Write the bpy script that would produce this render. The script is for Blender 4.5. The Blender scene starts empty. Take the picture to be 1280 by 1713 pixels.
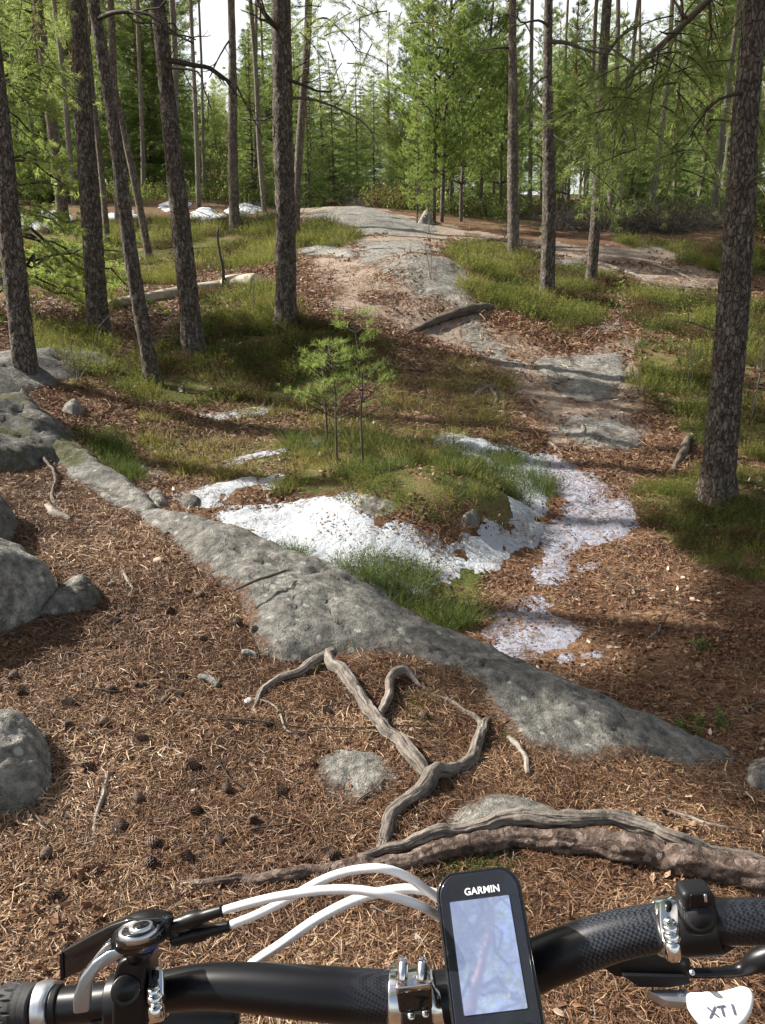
import bpy, math, random
import numpy as np
from mathutils import Vector, Matrix

random.seed(7); RNG = np.random.default_rng(7)
SC = bpy.context.scene; COL = SC.collection

# ------------------------------------------------------------------ camera
HC, PITCH, F_PX = 1.52, math.radians(19.0), 1454.0
SP, CP = math.sin(PITCH), math.cos(PITCH)
cam = bpy.data.cameras.new('camera'); camo = bpy.data.objects.new('camera', cam); COL.objects.link(camo)
camo.location = (0, 0, HC); camo.rotation_euler = (math.pi/2 - PITCH, 0, 0)
cam.sensor_fit = 'VERTICAL'; cam.sensor_height = 24.0; cam.lens = 24.0*F_PX/1713.0
cam.clip_start = 0.02; cam.clip_end = 1000.0
SC.camera = camo
# ------------------------------------------------------------------ world and sun
SUN_AZ, SUN_EL = -70.0, 37.0          # degrees: azimuth from +Y (negative = left), elevation
w = bpy.data.worlds.new('World'); SC.world = w; w.use_nodes = True
nt = w.node_tree; nt.nodes.clear()
wo = nt.nodes.new('ShaderNodeOutputWorld'); bg = nt.nodes.new('ShaderNodeBackground'); sk = nt.nodes.new('ShaderNodeTexSky')
sk.sky_type = 'NISHITA'; sk.sun_disc = False; sk.sun_elevation = math.radians(SUN_EL); sk.sun_rotation = math.radians(SUN_AZ)
sk.air_density = 1.0; sk.dust_density = 5.0; sk.ozone_density = 1.0; sk.altitude = 0
bg.inputs['Strength'].default_value = 0.08
tc = nt.nodes.new('ShaderNodeTexCoord'); sx_ = nt.nodes.new('ShaderNodeSeparateXYZ'); nt.links.new(tc.outputs['Generated'], sx_.inputs[0])
cr_ = nt.nodes.new('ShaderNodeValToRGB'); nt.links.new(sx_.outputs[2], cr_.inputs[0]); e_ = cr_.color_ramp.elements
e_[0].position = .0; e_[0].color = (.92, .92, .92, 1); e_[1].position = .6; e_[1].color = (.0, .0, .0, 1); e_.new(.27).color = (.85, .85, .85, 1)
cn_ = nt.nodes.new('ShaderNodeTexNoise'); cn_.inputs['Scale'].default_value = 2.5; cn_.inputs['Detail'].default_value = 6; nt.links.new(tc.outputs['Generated'], cn_.inputs['Vector'])
mm_ = nt.nodes.new('ShaderNodeMath'); mm_.operation = 'MULTIPLY_ADD'; nt.links.new(cn_.outputs[0], mm_.inputs[0]); mm_.inputs[1].default_value = .7; mm_.use_clamp = True
ms_ = nt.nodes.new('ShaderNodeMath'); ms_.operation = 'SUBTRACT'; nt.links.new(cr_.outputs[0], ms_.inputs[0]); ms_.inputs[1].default_value = .35; nt.links.new(ms_.outputs[0], mm_.inputs[2])
mx_ = nt.nodes.new('ShaderNodeMix'); mx_.data_type = 'RGBA'; nt.links.new(mm_.outputs[0], mx_.inputs[0]); nt.links.new(sk.outputs[0], mx_.inputs[6]); mx_.inputs[7].default_value = (6.8, 7.0, 7.1, 1)
nt.links.new(mx_.outputs[2], bg.inputs[0]); nt.links.new(bg.outputs[0], wo.inputs[0])
sl = bpy.data.lights.new('sun', 'SUN'); slo = bpy.data.objects.new('sun', sl); COL.objects.link(slo)
sl.energy = 5.0; sl.angle = math.radians(0.5); sl.color = (1.0, 0.95, 0.86)
az, el = math.radians(SUN_AZ), math.radians(SUN_EL)
SUNV = Vector((math.sin(az)*math.cos(el), math.cos(az)*math.cos(el), math.sin(el)))
slo.rotation_euler = SUNV.to_track_quat('Z', 'Y').to_euler()
SC.view_settings.view_transform = 'Standard'; SC.view_settings.look = 'None'
SC.view_settings.gamma = 1.0; SC.view_settings.use_curve_mapping = False
SC.view_settings.exposure = 1.15
SC.render.engine = 'CYCLES'
SC.cycles.use_denoising = True
SC.cycles.max_bounces = 6; SC.cycles.diffuse_bounces = 3; SC.cycles.glossy_bounces = 3
SC.cycles.transmission_bounces = 4; SC.cycles.transparent_max_bounces = 8

# ------------------------------------------------------------------ geometry of the view (used once, to survey the place)
def ray(u, v):
    dx = (np.asarray(u, float)-640)/F_PX; dy = -(np.asarray(v, float)-856.5)/F_PX
    return np.stack([dx+0*dy, CP+dy*SP+0*dx, -SP+dy*CP+0*dx], -1)
def P(u, v, t):
    return np.array([0, 0, HC]) + ray(u, v)*t
def at_z(u, v, z):
    r = ray(u, v); return np.array([0, 0, HC]) + r*((z-HC)/r[2])
def at_y(u, v, y):
    r = ray(u, v); return np.array([0, 0, HC]) + r*(y/r[1])
def proj(p):
    x, y, z = p[..., 0], p[..., 1], p[..., 2]-HC
    t = y*CP - z*SP; t = np.where(t < 0.05, 0.05, t)
    return 640+F_PX*x/t, 856.5-F_PX*(y*SP+z*CP)/t, t

# ------------------------------------------------------------------ noise
def _h(ix, iy, iz, s):
    n = (ix*374761393 + iy*668265263 + iz*2147483647 % 4294967291 + s*974634777) & 0xFFFFFFFF
    n = (n ^ (n >> 13))*1274126177 & 0xFFFFFFFF
    n = (n ^ (n >> 16))*2246822519 & 0xFFFFFFFF
    return ((n ^ (n >> 15)) & 0xFFFFFF)/16777215.0
def noise(x, y, z=0.0, s=0):
    x, y, z = np.broadcast_arrays(np.asarray(x, float), np.asarray(y, float), np.asarray(z, float))
    xi, yi, zi = [np.floor(a).astype(np.int64) for a in (x, y, z)]
    fx, fy, fz = x-xi, y-yi, z-zi
    fx, fy, fz = [a*a*a*(a*(a*6-15)+10) for a in (fx, fy, fz)]
    r = 0
    for a in (0, 1):
        for b in (0, 1):
            for c in (0, 1):
                wgt = (fx if a else 1-fx)*(fy if b else 1-fy)*(fz if c else 1-fz)
                r = r + wgt*_h(xi+a, yi+b, zi+c, s)
    return r*2-1
def fbm(x, y, z=0.0, o=4, s=0, g=0.5):
    r, a, f, t = 0, 1.0, 1.0, 0
    for i in range(o):
        r = r + a*noise(np.asarray(x)*f+i*7.3, np.asarray(y)*f-i*3.1, np.asarray(z)*f, s+i); t += a; a *= g; f *= 2.03
    return r/t
def worley(x, y, s=0):
    xi, yi = np.floor(x).astype(np.int64), np.floor(y).astype(np.int64)
    f1 = np.full(x.shape, 9.0); f2 = f1.copy(); cid = np.zeros(x.shape)
    for a in (-1, 0, 1):
        for b in (-1, 0, 1):
            px, py = xi+a+_h(xi+a, yi+b, 0*xi, s), yi+b+_h(xi+a, yi+b, 0*xi+1, s)
            d = np.hypot(px-x, py-y); c = _h(xi+a, yi+b, 0*xi+2, s)
            n = d < f1
            f2 = np.where(n, f1, np.minimum(f2, d)); cid = np.where(n, c, cid); f1 = np.where(n, d, f1)
    return f1, f2, cid
def sstep(a, b, x):
    t = np.clip((x-a)/(b-a), 0, 1); return t*t*(3-2*t)
def nrm(a):
    return a/np.maximum(np.linalg.norm(a, axis=-1, keepdims=True), 1e-9)

# ------------------------------------------------------------------ terrain
def tps_fit(pts, reg=0.01):
    pts = np.array(pts); X = pts[:, :2]; n = len(X)
    d = np.hypot(X[:, None, 0]-X[None, :, 0], X[:, None, 1]-X[None, :, 1])
    K = np.where(d > 0, d*d*np.log(d+1e-9), 0) + reg*np.eye(n)*1.0
    A = np.zeros((n+3, n+3)); A[:n, :n] = K; A[:n, n] = 1; A[:n, n+1:] = X; A[n, :n] = 1; A[n+1:, :n] = X.T
    sol = np.linalg.solve(A, np.concatenate([pts[:, 2], [0, 0, 0]]))
    def f(x, y):
        x = np.asarray(x, float); y = np.asarray(y, float); sh = np.broadcast(x, y).shape
        x = np.broadcast_to(x, sh).ravel(); y = np.broadcast_to(y, sh).ravel(); out = np.empty(x.size)
        for i in range(0, x.size, 60000):
            a, b = x[i:i+60000], y[i:i+60000]
            d2 = (a[:, None]-X[None, :, 0])**2+(b[:, None]-X[None, :, 1])**2
            out[i:i+60000] = (0.5*d2*np.log(d2+1e-12))@sol[:n]+sol[n]+sol[n+1]*a+sol[n+2]*b
        return out.reshape(sh)
    return f
def cz(u, v, z): return tuple(at_z(u, v, z))
def cd(u, v, d): return tuple(at_y(u, v, d))
CREST = [(-700, 420, .75), (-350, 520, .5), (-200, 575, .38), (0, 672, .25), (130, 768, .2), (270, 866, .15), (420, 917, .12), (520, 958, .08), (600, 1005, .03),
         (700, 1057, -.02), (800, 1102, -.06), (900, 1144, -.10), (1000, 1184, -.14), (1090, 1224, -.18), (1200, 1277, -.22), (1350, 1345, -.25), (1700, 1460, -.3)]
crest = np.array([at_z(*c) for c in CREST])
up_pts = [tuple(c) for c in crest] + [cz(u, v, z) for u, v, z in [
    (0, 1700, 0), (640, 1700, 0), (1280, 1700, 0), (0, 1420, .02), (640, 1420, 0), (1280, 1450, -.06), (300, 1200, .04), (0, 1180, .08), (0, 1000, .14),
    (150, 900, .15), (640, 1200, .0), (900, 1300, -.05), (0, 800, .2), (1150, 1330, -.13), (-300, 1300, .15), (-400, 900, .3)]] + [
    (-3, -2, 0), (3, -2, -.1), (0, -3, 0), (0, 0, 0), (-3, .5, .1), (3, .5, -.15), (-8, 0, .5), (8, 0, -.5), (0, -10, -.3)]
low_pts = [cz(*p) for p in [
    (500, 890, -.42), (350, 870, -.4), (300, 790, -.33), (200, 760, -.28), (130, 715, -.12), (640, 830, -.33), (740, 760, -.24), (900, 800, -.33), (930, 900, -.42),
    (870, 1060, -.46), (1050, 1000, -.42), (1250, 1000, -.38), (1100, 1150, -.4), (1250, 1200, -.36), (1200, 830, -.33), (1050, 830, -.33), (1000, 720, -.18),
    (1270, 700, -.18), (400, 690, -.15), (550, 690, -.15), (250, 640, 0), (45, 632, .1), (-200, 600, .3), (700, 640, -.03), (850, 640, -.05), (960, 600, .02), (1150, 620, 0),
    (325, 590, .14), (475, 545, .34), (165, 555, .25), (0, 560, .35), (600, 530, .4), (700, 540, .32), (800, 560, .2), (900, 560, .2), (1050, 560, .18),
    (740, 500, .52), (915, 500, .42), (985, 475, .5), (1100, 480, .48), (1270, 500, .42), (180, 515, .32), (435, 480, .58), (600, 460, .72), (700, 430, .95),
    (860, 430, .8), (1050, 430, .78), (1250, 430, .74), (100, 450, .6), (300, 430, .75), (500, 405, 1.0)]] + [cd(*p) for p in [
    (640, 385, 17.5), (750, 400, 16.5), (540, 356, 21), (600, 346, 23.5), (680, 364, 21), (760, 388, 18), (450, 368, 20), (392, 386, 18.5), (330, 372, 22),
    (150, 378, 20), (30, 385, 20), (260, 300, 38), (200, 330, 31), (400, 340, 30), (60, 330, 33), (900, 388, 20), (1100, 396, 19), (1270, 402, 18), (1000, 372, 27), (1270, 378, 26)]] + [
    (-1, 30, 1.3), (3, 33, 1.0), (10, 34, 1.1), (20, 34, 1.2), (-18, 45, 4.5), (-6, 50, 4.6), (5, 55, 1.5), (20, 60, 1.4), (-30, 20, 2.0), (-12, 8, .8), (30, 20, .4), (14, 6, -.5),
    (-40, 70, 6), (0, 90, 3), (40, 90, 2), (-90, 60, 6), (90, 60, 1), (0, 150, 3), (6, 2, -.5), (-10, 3, .7), (-60, 0, 2), (60, 0, -1), (0, -60, -1), (5, -5, -.5), (-5, -5, .1)]
f_up, f_low = tps_fit(up_pts, 0.02), tps_fit(low_pts, 0.05)
def crest_side(x, y):
    x = np.asarray(x, float).ravel(); y = np.asarray(y, float).ravel()
    best = np.full(x.shape, 1e9); sg = np.ones(x.shape)
    for a, b in zip(crest[:-1], crest[1:]):
        d = b[:2]-a[:2]; L = d@d
        t = np.clip(((x-a[0])*d[0]+(y-a[1])*d[1])/L, 0, 1)
        ex, ey = x-a[0]-t*d[0], y-a[1]-t*d[1]
        dist = np.hypot(ex, ey); cr = d[0]*(y-a[1])-d[1]*(x-a[0])
        n = dist < best; best = np.where(n, dist, best); sg = np.where(n, np.where(cr < 0, 1, -1), sg)
    return best*sg                    # positive on the camera's side
mound_c = at_z(715, 870, -.3)
def ground(x, y, detail=True):
    x = np.asarray(x, float); y = np.asarray(y, float); sh = np.broadcast(x, y).shape
    x = np.broadcast_to(x, sh).ravel(); y = np.broadcast_to(y, sh).ravel()
    s = crest_side(x, y) + .05*noise(x*2.1, y*2.1, 0, 5)
    far = sstep(60, 140, np.hypot(x, y))
    low = f_low(x, y)*(1-far) + far*(3+2.0*fbm(x*.01, y*.01, 0, 3, 50)); up = f_up(x, y)
    low = np.clip(low, -1.5, 9)
    k = sstep(-.42, .0, s)*sstep(-14, -6, -np.hypot(x, y))
    z = low*(1-k)+np.clip(up, -1, 2)*k
    md = ((x-mound_c[0])/.62)**2+((y-mound_c[1]-.15)/.42)**2
    z = z + (1-k)*.33*np.exp(-md**1.8*.9)
    if detail:
        r = np.hypot(x, y)
        z = z + .05*fbm(x*.8, y*.8, 0, 3, 11)*sstep(3, 8, r) + .022*fbm(x*3, y*3, 0, 3, 12) + .006*fbm(x*14, y*14, 0, 2, 13)
    return z.reshape(sh)
def hit(u, v):
    """first point of the ground along the ray through pixel (u, v)"""
    r = ray(u, v); ts = np.concatenate([np.arange(.8, 8, .01), np.arange(8, 45, .05)])
    p = np.array([0, 0, HC])+ts[:, None]*r
    g = ground(p[:, 0], p[:, 1]); i = np.argmax(p[:, 2] < g)
    if i == 0: i = len(ts)-1
    q = p[i]; return np.array([q[0], q[1], float(ground(q[0], q[1]))])
def gz(x, y): return float(ground(x, y))

# ------------------------------------------------------------------ mesh and tagging helpers
def mesh_of(name, V, F, mats, midx=None, attrs=None, smooth=True):
    V = np.asarray(V, np.float32); Fs = F if isinstance(F, list) else [F]
    Fs = [np.asarray(f, np.int32) for f in Fs if len(f)]
    me = bpy.data.meshes.new(name)
    me.vertices.add(len(V)); me.vertices.foreach_set('co', V.ravel())
    loops = np.concatenate([f.ravel() for f in Fs]); tot = np.concatenate([np.full(len(f), f.shape[1], np.int32) for f in Fs])
    st = np.concatenate([[0], np.cumsum(tot)[:-1]]).astype(np.int32)
    me.loops.add(len(loops)); me.loops.foreach_set('vertex_index', loops)
    me.polygons.add(len(tot)); me.polygons.foreach_set('loop_start', st); me.polygons.foreach_set('loop_total', tot)
    for m in (mats if isinstance(mats, (list, tuple)) else [mats]): me.materials.append(m)
    if midx is not None: me.polygons.foreach_set('material_index', np.asarray(midx, np.int32))
    me.polygons.foreach_set('use_smooth', np.full(len(tot), bool(smooth)))
    for k, a in (attrs or {}).items():
        at = me.attributes.new(k, 'FLOAT', 'POINT'); at.data.foreach_set('value', np.asarray(a, np.float32).ravel())
    me.update(); me.validate(); return me
def tag(o, label=None, cat=None, group=None, kind=None):
    if label: o['label'] = label
    if cat: o['category'] = cat
    if group: o['group'] = group
    if kind: o['kind'] = kind
    return o
def link(name, me, parent=None, loc=None):
    o = bpy.data.objects.new(name, me); COL.objects.link(o)
    if parent is not None: o.parent = parent
    if loc is not None: o.location = loc
    return o
def empty(name, loc, label, cat, group=None):
    o = bpy.data.objects.new(name, None); COL.objects.link(o); o.location = loc; o.empty_display_size = .1
    return tag(o, label, cat, group)
def cat_rom(pts, step):
    pts = np.asarray(pts, float); n = len(pts)
    if n < 3: pts = np.vstack([pts[0], pts.mean(0), pts[-1]]); n = 3
    ext = np.vstack([2*pts[0]-pts[1], pts, 2*pts[-1]-pts[-2]]); out = []
    for i in range(n-1):
        p0, p1, p2, p3 = ext[i:i+4]; m = max(2, int(np.linalg.norm((p2-p1)[:3])/step))
        for t in np.arange(m)/m:
            out.append(.5*((2*p1)+(-p0+p2)*t+(2*p0-5*p1+4*p2-p3)*t*t+(-p0+3*p1-3*p2+p3)*t**3))
    out.append(pts[-1]); return np.array(out)
def tube(path, rad, seg=10, disp=None, caps=True, flat=1.0):
    """path Nx3, rad N; disp(theta, s, i) adds to the radius. Returns V, F(list), theta, s"""
    path = np.asarray(path, float); n = len(path); rad = np.broadcast_to(rad, (n,)).astype(float)
    T = nrm(np.gradient(path, axis=0)); ref = np.array([0, 0, 1.0]) if abs(T[0][2]) < .8 else np.array([1.0, 0, 0])
    N = np.zeros_like(path); a = nrm(np.cross(T[0], ref)); N[0] = a
    for i in range(1, n):
        a = a-T[i]*(a@T[i]); a = a/np.linalg.norm(a); N[i] = a
    B = np.cross(T, N); th = np.arange(seg)*2*np.pi/seg
    s = np.concatenate([[0], np.cumsum(np.linalg.norm(np.diff(path, axis=0), axis=1))])
    TH, S = np.meshgrid(th, s); R = rad[:, None]+0*TH
    if disp is not None: R = R + disp(TH, S, rad[:, None])
    V = path[:, None]+R[..., None]*(np.cos(TH)[..., None]*N[:, None]+flat*np.sin(TH)[..., None]*B[:, None])
    V = V.reshape(-1, 3); i = np.arange(n-1)[:, None]*seg; j = np.arange(seg)[None]; k = (j+1) % seg
    F = np.stack([i+j, i+k, i+seg+k, i+seg+j], -1).reshape(-1, 4); Fs = [F]
    if caps:
        V = np.vstack([V, path[0], path[-1]]); c0, c1 = n*seg, n*seg+1; j = np.arange(seg); k = (j+1) % seg
        Fs.append(np.concatenate([np.stack([k, j, 0*j+c0], -1), np.stack([(n-1)*seg+j, (n-1)*seg+k, 0*j+c1], -1)]))
    return V, Fs
class Acc:
    def __init__(s): s.V, s.F3, s.F4, s.m3, s.m4, s.n, s.T = [], [], [], [], [], 0, []
    def add(s, V, F, m=0, tint=0.5):
        V = np.asarray(V, float)
        for f in (F if isinstance(F, list) else [F]):
            f = np.asarray(f)
            if not len(f): continue
            (s.F3 if f.shape[1] == 3 else s.F4).append(f+s.n); (s.m3 if f.shape[1] == 3 else s.m4).append(np.full(len(f), m))
        s.V.append(V); s.T.append(np.broadcast_to(tint, (len(V),))); s.n += len(V)
    def mesh(s, name, mats, smooth=True):
        F, m = [], []
        if s.F3: F.append(np.concatenate(s.F3)); m.append(np.concatenate(s.m3))
        if s.F4: F.append(np.concatenate(s.F4)); m.append(np.concatenate(s.m4))
        return mesh_of(name, np.concatenate(s.V), F, mats, np.concatenate(m), {'tint': np.concatenate(s.T)}, smooth)

# ------------------------------------------------------------------ materials
class M_:
    def __init__(s, name):
        s.m = bpy.data.materials.new(name); s.m.use_nodes = True; s.t = s.m.node_tree; s.t.nodes.clear()
        s.o = s.t.nodes.new('ShaderNodeOutputMaterial'); s.b = s.t.nodes.new('ShaderNodeBsdfPrincipled'); s.l(s.b.outputs[0], s.o.inputs[0])
    def l(s, a, b): s.t.links.new(a, b)
    def n(s, typ, ins=None, **kw):
        x = s.t.nodes.new('ShaderNode'+typ)
        for k, v in kw.items(): setattr(x, k, v)
        for k, v in (ins or {}).items():
            if hasattr(v, 'is_linked') or hasattr(v, 'links'): s.l(v, x.inputs[k])
            else: x.inputs[k].default_value = v
        return x
    def coord(s, scale=(1, 1, 1), which='Object'):
        c = s.n('TexCoord'); return s.n('Mapping', {0: c.outputs[which], 'Scale': scale}).outputs[0]
    def pos(s): return s.n('NewGeometry').outputs['Position']
    def noise(s, v, scale, det=4, rough=.55, out=0): return s.n('TexNoise', {'Vector': v, 'Scale': scale, 'Detail': det, 'Roughness': rough}).outputs[out]
    def vor(s, v, scale, feat='F1', out='Distance', rnd=1.0): return s.n('TexVoronoi', {'Vector': v, 'Scale': scale, 'Randomness': rnd}, feature=feat).outputs[out]
    def ramp(s, f, stops, interp='LINEAR'):
        r = s.n('ValToRGB', {0: f}); e = r.color_ramp; e.interpolation = interp
        while len(e.elements) < len(stops): e.elements.new(.5)
        for el_, (p, c) in zip(e.elements, stops):
            el_.position = p; el_.color = (c[0], c[1], c[2], 1) if not np.isscalar(c) else (c, c, c, 1)
        return r.outputs[0]
    def mix(s, f, a, b, typ='MIX'):
        x = s.t.nodes.new('ShaderNodeMix'); x.data_type = 'RGBA'; x.blend_type = typ
        for k, v in ((0, f), (6, a), (7, b)):
            if hasattr(v, 'links'): s.l(v, x.inputs[k])
            else: x.inputs[k].default_value = v if k == 0 else (v[0], v[1], v[2], 1)
        return x.outputs[2]
    def math(s, op, a, b=0.0, c=None, clamp=False):
        x = s.n('Math', operation=op, use_clamp=clamp)
        for k, v in ((0, a), (1, b), (2, c)):
            if v is None: continue
            if hasattr(v, 'links'): s.l(v, x.inputs[k])
            else: x.inputs[k].default_value = v
        return x.outputs[0]
    def attr(s, name): return s.n('Attribute', attribute_name=name).outputs['Fac']
    def bump(s, h, strength=.5, dist=.01, prev=None):
        x = s.n('Bump', {'Height': h, 'Strength': strength, 'Distance': dist})
        if prev is not None: s.l(prev, x.inputs['Normal'])
        return x.outputs[0]
    def set(s, col=None, rough=None, metal=None, normal=None, spec=None, coat=None):
        for k, v in (('Base Color', col), ('Roughness', rough), ('Metallic', metal), ('Normal', normal), ('Specular IOR Level', spec), ('Coat Weight', coat)):
            if v is None: continue
            if hasattr(v, 'links'): s.l(v, s.b.inputs[k])
            else: s.b.inputs[k].default_value = (v[0], v[1], v[2], 1) if k == 'Base Color' else v
        return s.m
def plain(name, col, rough=.5, metal=0, spec=.5, coat=0, bump=None):
    m = M_(name); c = m.coord(); nz = m.noise(c, 60, 4)
    col2 = m.mix(m.math('MULTIPLY', nz, .5), [x*.85 for x in col], [min(1, x*1.12) for x in col])
    nn = m.bump(m.noise(c, bump[0], 3), bump[1], bump[2]) if bump else None
    rg = m.math('MULTIPLY_ADD', m.noise(c, 25, 5), .18, max(0, rough-.09))
    return m.set(col2, rg, metal, nn, spec, coat)

def mat_ground():
    m = M_('forest_floor'); p = m.pos()
    big = m.noise(p, .9, 5); mid = m.noise(p, 7, 5, .65); fine = m.noise(p, 60, 4, .7)
    vs = m.n('TexVoronoi', {'Vector': m.n('Mapping', {0: p, 'Scale': (1, 1, .4)}).outputs[0], 'Scale': 46.0}); fleck = vs.outputs['Color']
    fl = m.n('SeparateColor', {0: fleck}).outputs[0]
    lit = m.ramp(fl, [(0, (.040, .022, .013)), (.35, (.105, .052, .027)), (.7, (.19, .098, .052)), (.93, (.27, .165, .10)), (1, (.42, .32, .22))])
    lit = m.mix(m.ramp(mid, [(.35, 0), (.7, 1)]), lit, (.075, .04, .024), 'MIX')
    lit = m.mix(m.ramp(big, [(.35, 0), (.65, .5)]), lit, (.23, .135, .08))
    moss = m.ramp(m.math('ADD', m.math('MULTIPLY', mid, .6), m.math('MULTIPLY', fine, .4)), [(.3, (.022, .032, .008)), (.5, (.06, .075, .017)), (.7, (.14, .13, .035))])
    dry = m.ramp(fine, [(.35, (.16, .12, .05)), (.65, (.30, .22, .11))])
    moss = m.mix(m.ramp(m.noise(p, 3.1, 4), [(.45, 0), (.65, .7)]), moss, dry)
    f = m.math('ADD', m.attr('moss'), m.math('MULTIPLY', m.math('SUBTRACT', m.noise(p, 5, 5, .7), .5), 1.3))
    col = m.mix(m.ramp(f, [(.42, 0), (.6, 1)]), lit, moss)
    pth = m.math('ADD', m.attr('path'), m.math('MULTIPLY', m.math('SUBTRACT', m.noise(p, 4, 5, .7), .5), .9))
    col = m.mix(m.ramp(pth, [(.4, 0), (.7, .85)]), col, m.ramp(fine, [(.3, (.21, .165, .13)), (.7, (.44, .37, .31))]))
    h = m.math('ADD', m.math('MULTIPLY', m.n('SeparateColor', {0: fleck}).outputs[1], .5), fine)
    return m.set(col, .95, 0, m.bump(h, .9, .02), .15)
def mat_rock(name='granite', lichen=.5, mossy=0.0, tone=1.0):
    m = M_(name); p = m.pos()
    a = m.noise(p, 3.0, 6, .6); b = m.noise(p, 22, 6, .75); c = m.noise(p, 140, 3, .7)
    col = m.ramp(b, [(.34, [x*tone for x in (.05, .048, .045)]), (.5, [x*tone for x in (.165, .16, .15)]), (.68, [x*tone for x in (.36, .35, .325)])])
    col = m.mix(m.ramp(a, [(.35, .55), (.6, 0)]), col, (.075*tone, .076*tone, .072*tone))
    sp = m.ramp(m.vor(p, 190), [(.0, 1), (.35, 0)]); col = m.mix(m.math('MULTIPLY', sp, .45), col, (.5, .49, .47))
    dk = m.ramp(m.vor(p, 120), [(.0, 1), (.25, 0)]); col = m.mix(m.math('MULTIPLY', dk, .6), col, (.04, .04, .04))
    v = m.n('TexVoronoi', {'Vector': m.n('Mapping', {0: p}).outputs[0], 'Scale': 13.0}); li = m.math('ADD', v.outputs['Distance'], m.math('MULTIPLY', b, .5))
    lic = m.math('MULTIPLY', m.ramp(li, [(.34, 1), (.44, 0)]), m.ramp(m.noise(p, 2.2, 3), [(.5-.25*lichen, 0), (.72-.25*lichen, .8)]))
    col = m.mix(lic, col, (.40*tone, .43*tone, .39*tone))
    ms = m.math('ADD', m.noise(p, 4.2, 6, .7), m.math('MULTIPLY', m.attr('moss'), .6))
    col = m.mix(m.ramp(ms, [(.70-mossy*.3, 0), (.80-mossy*.3, .9)]), col, m.ramp(c, [(.3, (.03, .035, .01)), (.7, (.12, .115, .04))]))
    nzz = m.n('SeparateXYZ', {0: m.n('NewGeometry').outputs['True Normal']}).outputs[2]
    lt = m.math('ADD', m.math('MULTIPLY', m.noise(p, 6.5, 6, .75), m.ramp(nzz, [(.6, .6), (.85, 1)])), m.math('MULTIPLY', m.attr('edge'), m.ramp(nzz, [(.6, 0), (.85, .32)])))
    fl = m.n('SeparateColor', {0: m.vor(p, 130, out='Color')}).outputs[0]
    col = m.mix(m.ramp(lt, [(.70, 0), (.80, .9)]), col, m.ramp(fl, [(0, (.04, .022, .014)), (.6, (.11, .06, .036)), (1, (.22, .14, .09))]))
    col = m.mix(1.0, col, (1.02, 1.0, .955), 'MULTIPLY')
    h = m.math('ADD', m.math('MULTIPLY', b, 1.0), m.math('MULTIPLY', c, .35))
    cr = m.ramp(m.vor(m.n('Mapping', {0: m.mix(.08, p, m.noise(p, 4, 4, out=1)), 'Scale': (1, 1, 1)}).outputs[0], 2.3, 'DISTANCE_TO_EDGE'), [(0, 0), (.035, 1)])
    return m.set(col, .85, 0, m.bump(cr, .35, .015, m.bump(h, 1.0, .03)), .3)
def mat_bark(name, base=((.035, .027, .022), (.13, .105, .09), (.26, .235, .215)), top=(.36, .15, .06), zt=(5.0, 8.0)):
    m = M_(name); p0 = m.coord((1, 1, .42)); p = m.mix(.05, p0, m.noise(p0, 22, 5, out=1)); v = m.vor(p, 42, 'DISTANCE_TO_EDGE'); n = m.noise(p, 40, 6, .8); cc = m.n('SeparateColor', {0: m.vor(p, 42, out='Color')}).outputs[0]; lic = m.noise(m.coord(), 9, 5, .7)
    crk = m.ramp(m.math('ADD', v, m.math('MULTIPLY', n, .12)), [(.04, 0), (.17, 1)]); f = m.math('ADD', m.math('MULTIPLY', crk, .20), m.math('ADD', m.math('MULTIPLY_ADD', m.attr('plate'), .16, m.math('MULTIPLY', n, .60)), m.math('MULTIPLY', cc, .16)))
    col = m.ramp(f, [(.28, base[0]), (.62, base[1]), (.92, base[2])])
    col = m.mix(m.ramp(lic, [(.55, 0), (.72, .45)]), col, (.27, .29, .25))
    hz = m.n('SeparateXYZ', {0: m.coord()}).outputs[2]
    zz = m.n('MapRange', {0: m.math('ADD', hz, m.math('MULTIPLY', m.noise(p, 3, 3), 3)), 1: zt[0]+1.5, 2: zt[1]+1.5}).outputs[0]
    oc = m.ramp(n, [(.3, [x*.55 for x in top]), (.65, top)])
    col = m.mix(zz, col, oc)
    h = m.math('ADD', m.ramp(v, [(0, 0), (.12, 1)]), m.math('MULTIPLY', n, .7))
    return m.set(col, .88, 0, m.bump(h, 1.0, .014), .2)
def mat_leaf(name, stops, trans=.35, rough=.55, rnd=.35):
    m = M_(name); oi = m.n('ObjectInfo').outputs['Random']
    f = m.math('ADD', m.math('MULTIPLY', m.attr('tint'), 1-rnd), m.math('MULTIPLY', oi, rnd)); col = m.ramp(f, stops)
    m.set(col, rough, 0, None, .25)
    if trans > 0:
        tr = m.n('BsdfTranslucent', {0: m.mix(.5, col, (.75, .9, .2), 'MULTIPLY')})
        x = m.n('MixShader', {0: trans}); m.l(m.b.outputs[0], x.inputs[1]); m.l(tr.outputs[0], x.inputs[2]); m.l(x.outputs[0], m.o.inputs[0])
        g = m.mix(.0, col, col); hs = m.n('HueSaturation', {'Hue': .485, 'Saturation': 1.0, 'Value': 2.2, 'Color': g}); m.l(hs.outputs[0], tr.inputs[0])
    return m.m
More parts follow.
